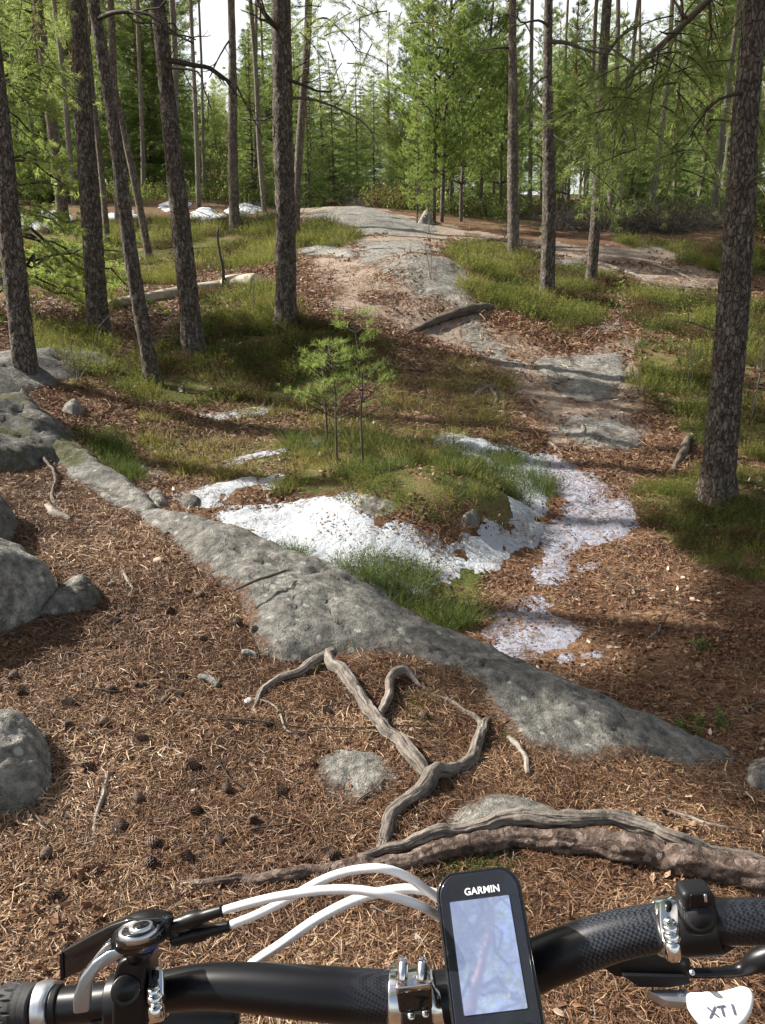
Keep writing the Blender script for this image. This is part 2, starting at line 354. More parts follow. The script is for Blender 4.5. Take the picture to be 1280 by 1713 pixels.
def mat_snow(name, dirt, tone=(.84, .87, .90)):
    m = M_(name); p = m.pos(); v = m.n('SeparateColor', {0: m.vor(p, 42, out='Color')}).outputs[0]
    n = m.noise(p, 8, 6, .75)
    k = m.math('ADD', m.math('MULTIPLY', v, .5), m.math('MULTIPLY', n, .7))
    col = m.mix(m.ramp(k, [(.86-dirt*.34, 0), (.98-dirt*.34, .75)]), tone, (.16, .10, .06))
    col = m.mix(m.ramp(m.noise(p, 30, 4), [(.4, 0), (.75, dirt*.8)]), col, (.26, .24, .25))
    m.set(col, .55, 0, m.bump(m.noise(p, 30, 6, .75), 1.0, .03), .4)
    m.b.inputs['Subsurface Weight'].default_value = .0
    return m.m
def mat_wood(name, c0, c1, sc=(8, 8, 60), rough=.8, bump=.5, moss=0):
    m = M_(name); p = m.pos(); n = m.noise(p, 55, 5, .7); a = m.noise(p, 9, 4); t = m.attr('grain')
    f = m.math('ADD', m.math('MULTIPLY', n, .5), m.math('MULTIPLY', t, .5)); col = m.ramp(f, [(.25, c0), (.7, c1)])
    col = m.mix(m.ramp(a, [(.5, 0), (.7, .5)]), col, [x*.6 for x in c0])
    return m.set(col, rough, 0, m.bump(m.math('ADD', n, t), bump, .006), .3)

G_GROUND = mat_ground(); G_ROCKP = mat_rock('worn_path_rock', .2, .0, 1.35)
G_ROCK = mat_rock('granite', .7, .0, 1.15); G_ROCKD = mat_rock('granite_dark', .4, .25, 1.0); G_ROCKL = mat_rock('granite_lichen', 1.0, .0, 1.5); G_ROCKM = mat_rock('granite_mossy', .3, .65, .75)
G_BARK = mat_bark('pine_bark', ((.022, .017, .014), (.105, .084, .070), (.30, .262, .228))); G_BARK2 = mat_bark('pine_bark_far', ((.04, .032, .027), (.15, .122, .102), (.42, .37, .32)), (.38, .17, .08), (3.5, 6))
G_TWIG = mat_wood('twig', (.045, .035, .028), (.13, .105, .085)); G_DEAD = mat_wood('dead_wood', (.10, .085, .07), (.34, .30, .26))
G_PINE = mat_leaf('pine_needles', [(0, (.06, .088, .026)), (.5, (.125, .17, .05)), (1, (.23, .27, .09))], .55)
G_YOUNG = mat_leaf('young_needles', [(0, (.06, .105, .022)), (.5, (.13, .19, .045)), (1, (.22, .27, .075))], .52)
G_SPRUCE = mat_leaf('spruce_needles', [(0, (.05, .082, .024)), (.5, (.11, .165, .046)), (1, (.20, .255, .075))], .55)
G_BLUE = mat_leaf('bilberry_leaves', [(0, (.030, .042, .012)), (.35, (.078, .096, .022)), (.7, (.155, .172, .035)), (1, (.26, .24, .075))], .35)
G_BLUED = mat_leaf('bilberry_dark', [(0, (.015, .020, .006)), (.5, (.040, .052, .010)), (1, (.085, .10, .02))], .35)
G_HBR = mat_leaf('heather_brown', [(0, (.03, .018, .010)), (.5, (.085, .058, .022)), (1, (.16, .12, .05))], .25)
G_DRY = mat_leaf('dry_grass', [(0, (.09, .10, .02)), (.5, (.20, .19, .05)), (1, (.36, .29, .13))], .3)
G_GRASS = mat_leaf('grass_blades', [(0, (.03, .06, .014)), (.6, (.075, .115, .028)), (1, (.20, .20, .08))], .35)
G_NEEDLE = mat_leaf('fallen_needles', [(0, (.035, .018, .012)), (.25, (.09, .046, .026)), (.55, (.215, .12, .066)), (.8, (.36, .235, .14)), (1, (.60, .48, .34))], 0, .5, .15)
G_FLAKE = mat_leaf('bark_flakes', [(0, (.05, .025, .016)), (.5, (.15, .075, .042)), (.85, (.28, .165, .10)), (1, (.48, .40, .32))], .1, .7, .1)
G_CHIP = mat_leaf('pale_chips', [(0, (.30, .24, .18)), (1, (.62, .56, .48))], 0, .7, .1)
G_SNOW = mat_snow('snow_clean', .2, (.50, .535, .58)); G_ICE = mat_snow('snow_dirty_shaded', .6, (.34, .35, .43))  # the dirty snow's tone also carries the bluish shade of the hollow

# ------------------------------------------------------------------ zones of the ground, surveyed from the picture
def inpoly(u, v, poly):
    poly = np.asarray(poly, float); r = np.zeros(u.shape, bool)
    for (x0, y0), (x1, y1) in zip(poly, np.roll(poly, -1, 0)):
        c = (y0 > v) != (y1 > v); xi = (x1-x0)*(v-y0)/((y1-y0) if y1 != y0 else 1e-9)+x0
        r ^= c & (u < xi)
    return r
def sdpoly(x, y, poly):
    poly = np.asarray(poly, float); d = np.full(x.shape, 1e9)
    for a, b in zip(poly, np.roll(poly, -1, 0)):
        e = b-a; L = max(e@e, 1e-12); t = np.clip(((x-a[0])*e[0]+(y-a[1])*e[1])/L, 0, 1)
        d = np.minimum(d, np.hypot(x-a[0]-t*e[0], y-a[1]-t*e[1]))
    return np.where(inpoly(x, y, poly), d, -d)
Z_HEATH = [  # bilberry and heather
    [(40, 380), (350, 372), (450, 366), (590, 385), (605, 412), (500, 415), (480, 440), (400, 455), (330, 440), (290, 485), (200, 480), (170, 540), (60, 470), (40, 400)],
    [(330, 500), (440, 490), (520, 535), (620, 560), (645, 590), (600, 640), (540, 680), (400, 680), (220, 680), (185, 640), (270, 570)],
    [(40, 545), (160, 565), (220, 620), (190, 655), (80, 655)],
    [(740, 415), (830, 415), (900, 430), (1045, 480), (1030, 520), (930, 552), (860, 520), (790, 480)],
    [(1060, 490), (1200, 500), (1500, 520), (1500, 800), (1230, 770), (1130, 710), (1050, 640), (1070, 560)],
    [(1070, 810), (1180, 790), (1500, 830), (1500, 1000), (1260, 985), (1130, 920), (1080, 870)],
    [(1050, 410), (1300, 420), (1500, 470), (1210, 460)], [(520, 770), (600, 750), (740, 765), (860, 770), (850, 840), (740, 880), (600, 850), (480, 830), (440, 800)]]
Z_GRASS = [[(560, 955), (640, 935), (700, 925), (830, 955), (815, 1030), (740, 1070), (640, 1020)], [(740, 755), (860, 750), (925, 800), (900, 870), (840, 900), (780, 860)],
    [(435, 905), (500, 905), (520, 950), (470, 945)], [(130, 730), (200, 730), (250, 800), (200, 815)], [(440, 740), (600, 720), (700, 740), (680, 800), (500, 810)]]
Z_LOWG = [[(230, 700), (330, 690), (520, 680), (720, 700), (870, 735), (760, 765), (600, 800), (420, 812), (300, 800), (240, 770)], [(600, 600), (740, 590), (850, 640), (860, 720), (640, 700)]]
Z_PATH = [[(500, 350), (600, 342), (680, 362), (780, 385), (850, 400), (740, 412), (790, 480), (850, 540), (920, 590), (1060, 560), (1080, 720), (1030, 770), (930, 740), (870, 680), (840, 620), (740, 570), (640, 540), (560, 520), (520, 480), (490, 430)], [(870, 405), (1200, 420), (1230, 480), (1120, 495), (1000, 470), (880, 430)]]
def zone(polys, x, y, z=None, off=0):
    z = ground(x, y, False) if z is None else z
    u, v, t = proj(np.stack([x, y, z], -1))
    sc = np.clip(t, 2, 30)
    u = u + 24*fbm(x*1.7, y*1.7, off, 3, 90+off); v = v + (14*fbm(x*1.9, y*1.9, off+5, 3, 95+off))*np.clip(8/sc, .3, 1.5)
    r = np.zeros(x.shape, bool)
    for p in polys: r |= inpoly(u, v, p)
    return r & (y > .5)

# ------------------------------------------------------------------ the ground
def build_ground():
    th = np.concatenate([np.radians(np.linspace(-34, 34, 560)), np.radians(np.linspace(34, 326, 110))[1:-1]])
    r = np.concatenate([[.02], np.geomspace(.45, 300, 470)])
    TH, R = np.meshgrid(th, r); X, Y = R*np.sin(TH), R*np.cos(TH); Z = ground(X, Y)
    n, m = R.shape; i = np.arange(n-1)[:, None]*m; j = np.arange(m)[None]; k = (j+1) % m
    F = np.stack([i+j, i+m+j, i+m+k, i+k], -1).reshape(-1, 4)[:, ::-1]
    x, y, z = X.ravel(), Y.ravel(), Z.ravel(); zz = ground(x, y, False); s = crest_side(x, y)
    low = s < -.1
    moss = np.where(zone(Z_HEATH, x, y, zz), .62, 0); moss = np.maximum(moss, np.where(zone(Z_LOWG, x, y, zz, 1), .85, 0))
    moss = np.maximum(moss, np.where(zone(Z_GRASS, x, y, zz), .75, 0))*low
    far = sstep(16, 22, np.hypot(x, y)); path = np.where(zone(Z_PATH, x, y, zz, 2), .7, 0)*low
    moss = np.maximum(moss, far*(.5+.35*fbm(x*.2, y*.2, 0, 3, 31))*(path < .1))
    me = mesh_of('ground', np.stack([x, y, z], -1), F, G_GROUND, attrs={'moss': moss, 'path': path})
    tag(link('ground', me), 'brown needle covered forest floor with moss and a worn path over a knoll', kind='structure')
build_ground()

# ------------------------------------------------------------------ patches that lie on the ground: snow, slabs, boulders
def patch(name, poly, cell, hfun, mat, warp=.04, label=None, cat=None, group=None, world=False, parent=None, wf=5.0, seed=0, attrs=None, slope=.6, smoothp=True, hole=None):
    pw = np.array(poly, float)[:, :2] if world else np.array([hit(*p)[:2] for p in poly])
    if smoothp: pw = cat_rom(np.c_[np.vstack([pw, pw[:1]]), np.zeros(len(pw)+1)], cell*3)[:-1, :2]
    c = pw.mean(0); lo, hi = pw.min(0)-4*cell-warp, pw.max(0)+4*cell+warp
    gx, gy = np.arange(lo[0], hi[0]+cell, cell), np.arange(lo[1], hi[1]+cell, cell)
    X, Y = np.meshgrid(gx, gy); n, m = X.shape; x, y = X.ravel(), Y.ravel()
    sd = sdpoly(x, y, pw) + warp*fbm(x*wf, y*wf, 0, 4, 60+seed, .6)
    if hole is not None: sd = np.minimum(sd, (fbm(x*7/hole[1], y*7/hole[1], 0, 4, 130+seed, .65)+hole[0])*.16*hole[1])
    z = ground(x, y); h = np.where(sd > 0, hfun(np.maximum(sd, 0), x, y), sd*slope)
    keep = sd > -1.6*cell; i = np.arange(n-1)[:, None]*m; j = np.arange(m-1)[None]
    F = np.stack([i+j, i+j+1, i+m+j+1, i+m+j], -1).reshape(-1, 4); F = F[keep[F].all(1)]
    used = np.unique(F); idx = np.full(n*m, -1); idx[used] = np.arange(len(used)); F = idx[F]
    x, y, z, h, sd = x[used], y[used], z[used], h[used], sd[used]
    zc = gz(*c); V = np.stack([x-c[0], y-c[1], z+h-zc], -1)
    at = {'edge': 1-sstep(0, .10, sd), 'moss': 0*sd}
    if attrs: at.update(attrs(x, y, sd))
    o = link(name, mesh_of(name, V, F, mat, attrs=at), parent, (c[0], c[1], zc))
    return tag(o, label, cat, group)
def dome(H, w_, rough=.02, f=4.0, seed=0, p=1.0):
    return lambda sd, x, y: H*(1-np.exp(-(sd/w_)**p)) + rough*sstep(0, w_, sd)*(fbm(x*f, y*f, 0, 5, 70+seed, .6)-.9*np.abs(fbm(x*f*1.1+2, y*f*1.1, 0, 4, 75+seed, .6))+.35*worley(x*f*1.6+.3*noise(x*9, y*9), y*f*1.6, seed)[2])

# the long rib of bedrock that edges the near slope
near = np.array([hit(*p)[:2] for p in [(-260, 640), (-60, 705), (60, 770), (170, 832), (262, 892), (330, 950), (385, 1000), (430, 1075), (470, 1112), (540, 1098), (640, 1100),
    (740, 1120), (810, 1180), (850, 1235), (920, 1275), (1000, 1288), (1060, 1268), (1120, 1268), (1180, 1284)]])
cw = crest[1:15, :2]; tn = nrm(np.gradient(cw, axis=0)); nn_ = np.stack([-tn[:, 1], tn[:, 0]], -1); farp = (cw+nn_*.30)[::-1]
def rib_h(sd, x, y):
    base = .075*(1-np.exp(-sd/.10)); r = .010*fbm(x*19, y*19, 0, 3, 45)+.05*fbm(x*1.6, y*1.6, 0, 3, 41)+.02*fbm(x*6, y*6, 0, 4, 42)
    wq = x*.9+.35*fbm(x*3, y*3, 0, 3, 46); f1, f2, cid = worley(wq*2.6, (y+.6*x)*3.4, 47); crk = f2-f1; return base + (r+.022*(cid-.5)*sstep(0, .12, crk)-.016*np.exp(-(crk/.03)**2)*(noise(x*2, y*2, 0, 48) > -.2))*sstep(0, .12, sd)
patch('bedrock_rib', np.vstack([near, farp]), .016, rib_h, G_ROCK, .035, 'long grey rib of bare bedrock running from upper left down along the snow hollow', 'rock', world=True, slope=.5,
      attrs=lambda x, y, sd: {'moss': .75*sstep(4.4, 5.6, np.hypot(x, y))*(noise(x*4, y*4, 0, 3) > 0), 'edge': (1-sstep(0, .09, sd))*(crest_side(x, y) > .12)+.3*sstep(.15, .7, fbm(x*1.3, y*1.3, 4, 3, 44))})
R_ = [
 ('boulder', [(-190, 950), (0, 955), (65, 968), (108, 1000), (70, 1035), (0, 1068), (-190, 1130)], .012, dome(.23, .055, .05, 5, 1), G_ROCKL, .02, 'large grey boulder with pale lichen at the left edge of the near slope'),
 ('boulder', [(62, 1036), (98, 1000), (150, 982), (172, 1000), (160, 1020), (110, 1034)], .009, dome(.10, .03, .035, 9, 2), G_ROCKD, .015, 'small broken grey rock chunk leaning against the big lichen boulder'),
 ('boulder', [(-150, 890), (0, 862), (28, 885), (0, 930), (-150, 950)], .014, dome(.2, .06, .04, 5, 3), G_ROCKD, .02, 'dark rock at the left edge above the lichen boulder'),
 ('boulder', [(-150, 1235), (0, 1215), (62, 1222), (90, 1262), (86, 1325), (38, 1362), (-150, 1400)], .008, dome(.13, .045, .03, 7, 4), G_ROCKL, .015, 'pale rough grey boulder standing at the lower left edge in needles'),
 ('stone', [(515, 1300), (528, 1268), (585, 1254), (648, 1262), (672, 1300), (655, 1335), (600, 1352), (538, 1336)], .006, dome(.026, .05, .012, 12, 5), G_ROCK, .012, 'flat round grey stone inside the crook of the forked root'),
 ('stone', [(738, 1378), (765, 1345), (820, 1325), (880, 1336), (965, 1375), (930, 1415), (800, 1420)], .007, dome(.05, .08, .012, 10, 6), G_ROCK, .012, 'grey stone half buried just behind the thick log-like root'),
 ('stone', [(1240, 1305), (1262, 1282), (1330, 1272), (1350, 1335), (1262, 1332)], .007, dome(.07, .03, .02, 12, 7), G_ROCKL, .01, 'pale lichened stone at the right edge below the needle slope'),
 ('boulder', [(-160, 700), (0, 690), (60, 700), (118, 725), (130, 748), (100, 775), (-160, 790)], .03, dome(.15, .12, .10, 3, 8), G_ROCKM, .05, 'dark mossy boulder behind the upper end of the bedrock rib'),
 ('boulder', [(-200, 610), (0, 592), (90, 585), (170, 592), (200, 612), (100, 640), (-200, 660)], .04, dome(.17, .3, .05, 2.5, 9), G_ROCKD, .06, 'low grey boulder overgrown with heather beside the leftmost pine'),
 ('stone', [(104, 690), (112, 680), (135, 680), (143, 690), (128, 698)], .015, dome(.11, .05, .02, 9, 10), G_ROCKL, .02, 'round pale grey stone on the hollow floor by the mossy boulder'),
 ('stone', [(228, 785), (243, 781), (246, 790), (232, 792)], .008, dome(.035, .02, .01, 9, 11), G_ROCKL, .008, 'tiny whitish stone on the hollow floor left of the snow'),
 ('stone', [(300, 840), (318, 832), (338, 838), (330, 850), (308, 850)], .01, dome(.05, .03, .01, 9, 12), G_ROCKD, .01, 'small brown grey stone at the left tip of the snow field'),
 ('stone', [(240, 830), (265, 822), (285, 845), (262, 850)], .01, dome(.06, .03, .02, 9, 13), G_ROCKL, .012, 'rough grey stone where the hollow meets the bedrock rib'),
 ('stone', [(240, 795), (275, 790), (280, 798), (250, 800)], .01, dome(.03, .03, .01, 9, 14), G_ROCK, .01, 'flat grey stone between the tiny white stone and the snow'),
 ('boulder', [(700, 372), (712, 368), (724, 371), (722, 376), (704, 376)], .06, dome(.45, .2, .06, 3, 15), G_ROCKL, .05, 'grey boulder among the thin pines right of the knoll top'),
 ('stone', [(770, 872), (786, 860), (802, 868), (798, 882), (778, 884)], .01, dome(.12, .04, .03, 9, 16), G_ROCKL, .01, 'grey lichened stone in the right flank of the mossy mound'),
 ('stone', [(575, 845), (600, 830), (645, 838), (662, 855), (600, 862)], .012, dome(.05, .05, .03, 9, 17), G_ROCKL, .03, 'lichen crusted stone at the left foot of the mossy mound'),
 ('rock_slab', [(505, 357), (560, 348), (610, 346), (655, 358), (725, 378), (715, 392), (640, 392), (560, 378)], .06, dome(.03, .3, .03, 1, 18), G_ROCKP, .2, 'bare grey rock slab on the crown of the knoll'),
 ('rock_slab', [(488, 428), (520, 416), (560, 413), (600, 424), (590, 434), (545, 430)], .03, dome(.06, .15, .03, 2, 19), G_ROCKL, .05, 'pale rock outcrop edging the heather left of the path'),
 ('rock_slab', [(590, 404), (660, 404), (730, 415), (775, 450), (812, 505), (790, 532), (735, 512), (680, 478), (610, 440)], .035, dome(.03, .25, .02, 2, 20), G_ROCKP, .15, 'long worn grey slab in the upper part of the path'),
 ('rock_slab', [(765, 545), (800, 535), (832, 570), (885, 612), (872, 632), (815, 605), (780, 575)], .025, dome(.025, .15, .015, 3, 21), G_ROCKP, .1, 'narrow grey slab in the path below the crossing root'),
 ('rock_slab', [(885, 602), (940, 596), (1040, 594), (1055, 625), (1020, 670), (960, 672), (900, 640)], .025, dome(.045, .2, .03, 2, 22), G_ROCKP, .12, 'broad grey slab where the two paths meet'),
 ('rock_slab', [(925, 712), (960, 692), (1030, 702), (1075, 732), (1050, 755), (960, 745)], .02, dome(.03, .15, .02, 3, 23), G_ROCKP, .08, 'rounded grey slab lowest on the path above the icy snow'),
 ('rock_slab', [(980, 550), (1015, 540), (1050, 545), (1045, 556), (1000, 560)], .03, dome(.03, .1, .015, 3, 24), G_ROCKP, .05, 'small flat grey slab at the bend of the right hand path'),
 ('rock_slab', [(900, 440), (950, 432), (985, 440), (960, 455), (915, 452)], .04, dome(.03, .15, .02, 2, 25), G_ROCKP, .1, 'grey slab between the pines by the far side path'),
 ('boulder', [(255, 305), (290, 300), (300, 312), (262, 316)], .12, dome(.9, .4, .2, 1, 26), G_ROCKD, .3, 'dark outcrop on the wooded hillside far left'),
]
for i, (n_, poly, cell, hf, mt, wp, lb) in enumerate(R_):
    patch(n_, poly, cell, hf, mt, wp, lb, 'rock', seed=i, wf=6 if cell < .02 else 2.5)

S_ = [
 ([(360, 860), (400, 848), (500, 838), (560, 832), (605, 850), (645, 872), (700, 892), (760, 906), (800, 882), (850, 885), (900, 880), (905, 910), (860, 920), (825, 955), (760, 965), (690, 1005), (640, 1010), (560, 975), (480, 945), (410, 912), (375, 888)], .018, .06, G_SNOW, .08, 'large bright snow field in the hollow in front of the mossy mound'),
 ([(282, 832), (330, 818), (395, 802), (425, 797), (428, 808), (395, 822), (370, 850), (330, 850)], .018, .04, G_SNOW, .05, 'narrow snow arm at the left tip of the hollow'),
 ([(430, 800), (470, 792), (472, 815), (440, 820)], .018, .03, G_SNOW, .05, 'little snow scrap between the snow arm and the heather mound'),
 ([(722, 735), (745, 722), (800, 735), (865, 752), (905, 770), (915, 800), (905, 870), (850, 880), (855, 840), (830, 800), (770, 765), (725, 752)], .02, .05, G_SNOW, .07, 'snow strip curving behind the mossy mound with grass poking through'),
 ([(905, 752), (950, 775), (1010, 800), (1050, 830), (1070, 870), (1050, 900), (1000, 915), (960, 930), (955, 965), (920, 985), (890, 975), (905, 930), (902, 885), (945, 845), (918, 812)], .018, .035, G_ICE, .06, 'dirty bluish icy snow tongue melting beside the path'),
 ([(812, 1050), (840, 1012), (900, 995), (932, 1030), (978, 1045), (960, 1072), (900, 1098), (850, 1108), (818, 1092)], .012, .03, G_ICE, .05, 'separate dirty snow patch just behind the bedrock rib'),
 ([(925, 1104), (948, 1090), (966, 1100), (945, 1116)], .01, .02, G_ICE, .02, 'small snow lump right of the dirty snow patch'),
 ([(968, 1092), (1008, 1088), (1010, 1100), (978, 1106)], .01, .015, G_ICE, .02, 'thin icy crumb beside the small snow lump'),
 ([(958, 942), (1000, 940), (1000, 950), (970, 958)], .012, .02, G_ICE, .03, 'thin ice scrap at the foot of the icy tongue'),
 ([(1035, 918), (1055, 916), (1052, 926), (1038, 926)], .012, .015, G_ICE, .02, 'tiny ice scrap right of the icy tongue'),
 ([(318, 695), (380, 688), (455, 680), (450, 692), (370, 702)], .02, .04, G_SNOW, .05, 'thin snow streak in the grass below the leaning pines'),
 ([(355, 776), (420, 760), (480, 748), (476, 756), (420, 768), (370, 782)], .018, .04, G_SNOW, .04, 'long thin snow streak in the sunny grass'),
 ([(487, 744), (530, 728), (540, 736), (520, 748)], .018, .05, G_SNOW, .03, 'small snow scrap beside the three pine saplings'),
 ([(500, 700), (525, 696), (522, 702)], .02, .03, G_SNOW, .03, 'tiny snow scrap above the pine saplings'),
 ([(672, 728), (692, 722), (696, 734)], .018, .03, G_SNOW, .02, 'tiny snow scrap left of the curved snow strip'),
 ([(312, 372), (330, 350), (352, 352), (378, 366), (350, 378)], .08, .2, G_SNOW, .4, 'snow drift behind the pines at the foot of the hillside'),
 ([(380, 352), (425, 340), (430, 352), (395, 360)], .1, .2, G_SNOW, .5, 'snow drift right of the drift at the foot of the hillside'),
 ([(25, 372), (70, 356), (110, 358), (115, 378), (60, 386)], .1, .2, G_SNOW, .5, 'patchy snow under the spruce at the far left'),
 ([(170, 362), (205, 352), (232, 356), (220, 372)], .1, .15, G_SNOW, .5, 'snow patch between the trunks on the left'),
 ([(262, 318), (285, 314), (282, 322)], .12, .15, G_SNOW, .4, 'small snow patch up on the left hillside'),
 ([(262, 345), (300, 335), (318, 345), (280, 356)], .12, .15, G_SNOW, .5, 'snow patch below the hillside outcrop'),
]
for i, (poly, cell, H, mt, wp, lb) in enumerate(S_):
    patch('snow_patch', poly, cell, (lambda H, c: lambda sd, x, y: H*.55*(1-np.exp(-sd/(.11+c)))+H*.35*sstep(0, .15, sd)*fbm(x*4, y*4, 0, 5, 80, .6))(H, cell*.8), mt, wp, lb, 'snow', group='snow patches melting in the hollow' if i < 15 else 'snow on the hillside', seed=30+i, wf=10 if cell < .03 else 1.5, slope=.3, hole=((.58 if mt is G_SNOW else .52), 1.0) if cell < .03 else (.45, 4.0))

# ------------------------------------------------------------------ scattering of uncountable stuff
def scatter(name, pts, rots, scl, protos, label, vid=None):
    n = len(pts)
    if n == 0: return None
    col = bpy.data.collections.new(name+'_pieces')
    for i, me in enumerate(protos):
        col.objects.link(bpy.data.objects.new('%s_piece_%02d' % (name, i), me))
    me = bpy.data.meshes.new(name); me.vertices.add(n); me.vertices.foreach_set('co', np.asarray(pts, np.float32).ravel())
    a = me.attributes.new('rot', 'FLOAT_VECTOR', 'POINT'); a.data.foreach_set('vector', np.asarray(rots, np.float32).ravel())
    a = me.attributes.new('scl', 'FLOAT', 'POINT'); a.data.foreach_set('value', np.asarray(scl, np.float32))
    a = me.attributes.new('vid', 'INT', 'POINT'); a.data.foreach_set('value', (RNG.integers(0, len(protos), n) if vid is None else vid).astype(np.int32))
    o = link(name, me); tag(o, label, kind='stuff')
    g = bpy.data.node_groups.new(name, 'GeometryNodeTree')
    g.interface.new_socket('Geometry', in_out='INPUT', socket_type='NodeSocketGeometry'); g.interface.new_socket('Geometry', in_out='OUTPUT', socket_type='NodeSocketGeometry')
    N = g.nodes; gi, go = N.new('NodeGroupInput'), N.new('NodeGroupOutput'); iop = N.new('GeometryNodeInstanceOnPoints'); ci = N.new('GeometryNodeCollectionInfo')
    ci.inputs['Collection'].default_value = col; ci.inputs['Separate Children'].default_value = True; ci.inputs['Reset Children'].default_value = True
    def na(nm, t):
        x = N.new('GeometryNodeInputNamedAttribute'); x.data_type = t; x.inputs['Name'].default_value = nm
        return [s_ for s_ in x.outputs if s_.enabled and s_.name == 'Attribute'][0]
    L = g.links; L.new(gi.outputs[0], iop.inputs['Points']); L.new(ci.outputs[0], iop.inputs['Instance']); iop.inputs['Pick Instance'].default_value = True
    L.new(na('vid', 'INT'), iop.inputs['Instance Index']); L.new(na('scl', 'FLOAT'), iop.inputs['Scale'])
    e = N.new('FunctionNodeEulerToRotation'); L.new(na('rot', 'FLOAT_VECTOR'), e.inputs[0]); L.new(e.outputs[0], iop.inputs['Rotation'])
    L.new(iop.outputs[0], go.inputs[0]); md = o.modifiers.new('scatter', 'NODES'); md.node_group = g
    return o
def surf_rot(x, y, yaw, tilt=1.0):
    e = .05; gx = (ground(x+e, y, False)-ground(x-e, y, False))/(2*e)*tilt; gy = (ground(x, y+e, False)-ground(x, y-e, False))/(2*e)*tilt
    ax = np.arctan(np.clip(gy, -1, 1)); ay = -np.arctan(np.clip(gx, -1, 1))       # world X then Y tilt; yaw applied first
    # compose R = Ry(ay) Rx(ax) Rz(yaw) and read back XYZ euler
    out = np.empty((len(x), 3))
    cx, sx, cy, sy, cz_, sz = np.cos(ax), np.sin(ax), np.cos(ay), np.sin(ay), np.cos(yaw), np.sin(yaw)
    # Rx*Rz
    r00, r01, r02 = cz_, -sz, 0*cz_
    r10, r11, r12 = cx*sz, cx*cz_, -sx
    r20, r21, r22 = sx*sz, sx*cz_, cx
    R00, R10, R20 = cy*r00+sy*r20, r10, -sy*r00+cy*r20
    R21, R22 = -sy*r01+cy*r21, -sy*r02+cy*r22
    out[:, 0] = np.arctan2(R21, R22); out[:, 1] = np.arcsin(np.clip(-R20, -1, 1)); out[:, 2] = np.arctan2(R10, R00)
    return out
def strips(start, dirs, side, L, W, bend, taper=.5):
    """ribbons of two quads each"""
    n = len(start); L = L[:, None]; a = start; b = start+dirs*L*.5+bend*.5; c = start+dirs*L+bend*0
    w0, w1, w2 = side*W[:, None]/2, side*W[:, None]/2, side*W[:, None]/2*taper
    V = np.stack([a-w0, a+w0, b-w1, b+w1, c-w2, c+w2], 1).reshape(-1, 3); i = np.arange(n)[:, None]*6
    F = np.concatenate([i+np.array([0, 1, 3, 2]), i+np.array([2, 3, 5, 4])]); return V, F
def litter_proto(seed, n=130, R=.11, L=(.03, .065), W=.0016, hmax=.012, tb=(2, 2.2)):
    r = np.random.default_rng(seed); rad = R*np.sqrt(r.random(n)); a = r.random(n)*6.28
    s = np.stack([rad*np.cos(a), rad*np.sin(a), r.random(n)*hmax], -1); d = r.normal(size=(n, 3)); d[:, 2] *= .16; d = nrm(d)
    ln = r.uniform(*L, n); s = s-d*ln[:, None]/2; s[:, 2] = np.maximum(s[:, 2], .001)
    side = nrm(np.cross(d, np.array([0, 0, 1.0])+.5*r.normal(size=(n, 3)))); bend = r.normal(size=(n, 3))*.009; bend[:, 2] = np.abs(bend[:, 2])
    V, F = strips(s, d, side, ln, W*r.uniform(.7, 1.5, n), bend, .6)
    return mesh_of('needles', V, F, G_NEEDLE, attrs={'tint': np.repeat(np.clip(r.beta(tb[0], tb[1], n), 0, 1), 6)}, smooth=False)
def flake_proto(seed, n=40, R=.14, sz=(.006, .02), mat=None):
    r = np.random.default_rng(seed); rad = R*np.sqrt(r.random(n)); a = r.random(n)*6.28
    c = np.stack([rad*np.cos(a), rad*np.sin(a), r.random(n)*.012+.003], -1); s = r.uniform(*sz, n)[:, None]
    e1 = r.normal(size=(n, 3)); e1[:, 2] *= .35; e1 = nrm(e1); e2 = nrm(np.cross(nrm(np.array([0, 0, 1.0])+.45*r.normal(size=(n, 3))), e1))
    k = np.array([(-1, -.2), (-.3, -.55), (.7, -.4), (1, .15), (.2, .6), (-.7, .4)]); V = (c[:, None]+(k[:, 0][None, :, None]*e1[:, None]+k[:, 1][None, :, None]*e2[:, None])*s[:, None]*r.uniform(.7, 1.2, (n, 6, 1)))
    V[:, 2, 2] += s[:, 0]*.4; i = np.arange(n)[:, None]*6
    return mesh_of('flakes', V.reshape(-1, 3), np.concatenate([i+np.array([0, 1, 2, 3]), i+np.array([0, 3, 4, 5])]), mat or G_FLAKE, attrs={'tint': np.repeat(r.beta(1.6, 2, n), 6)}, smooth=False)
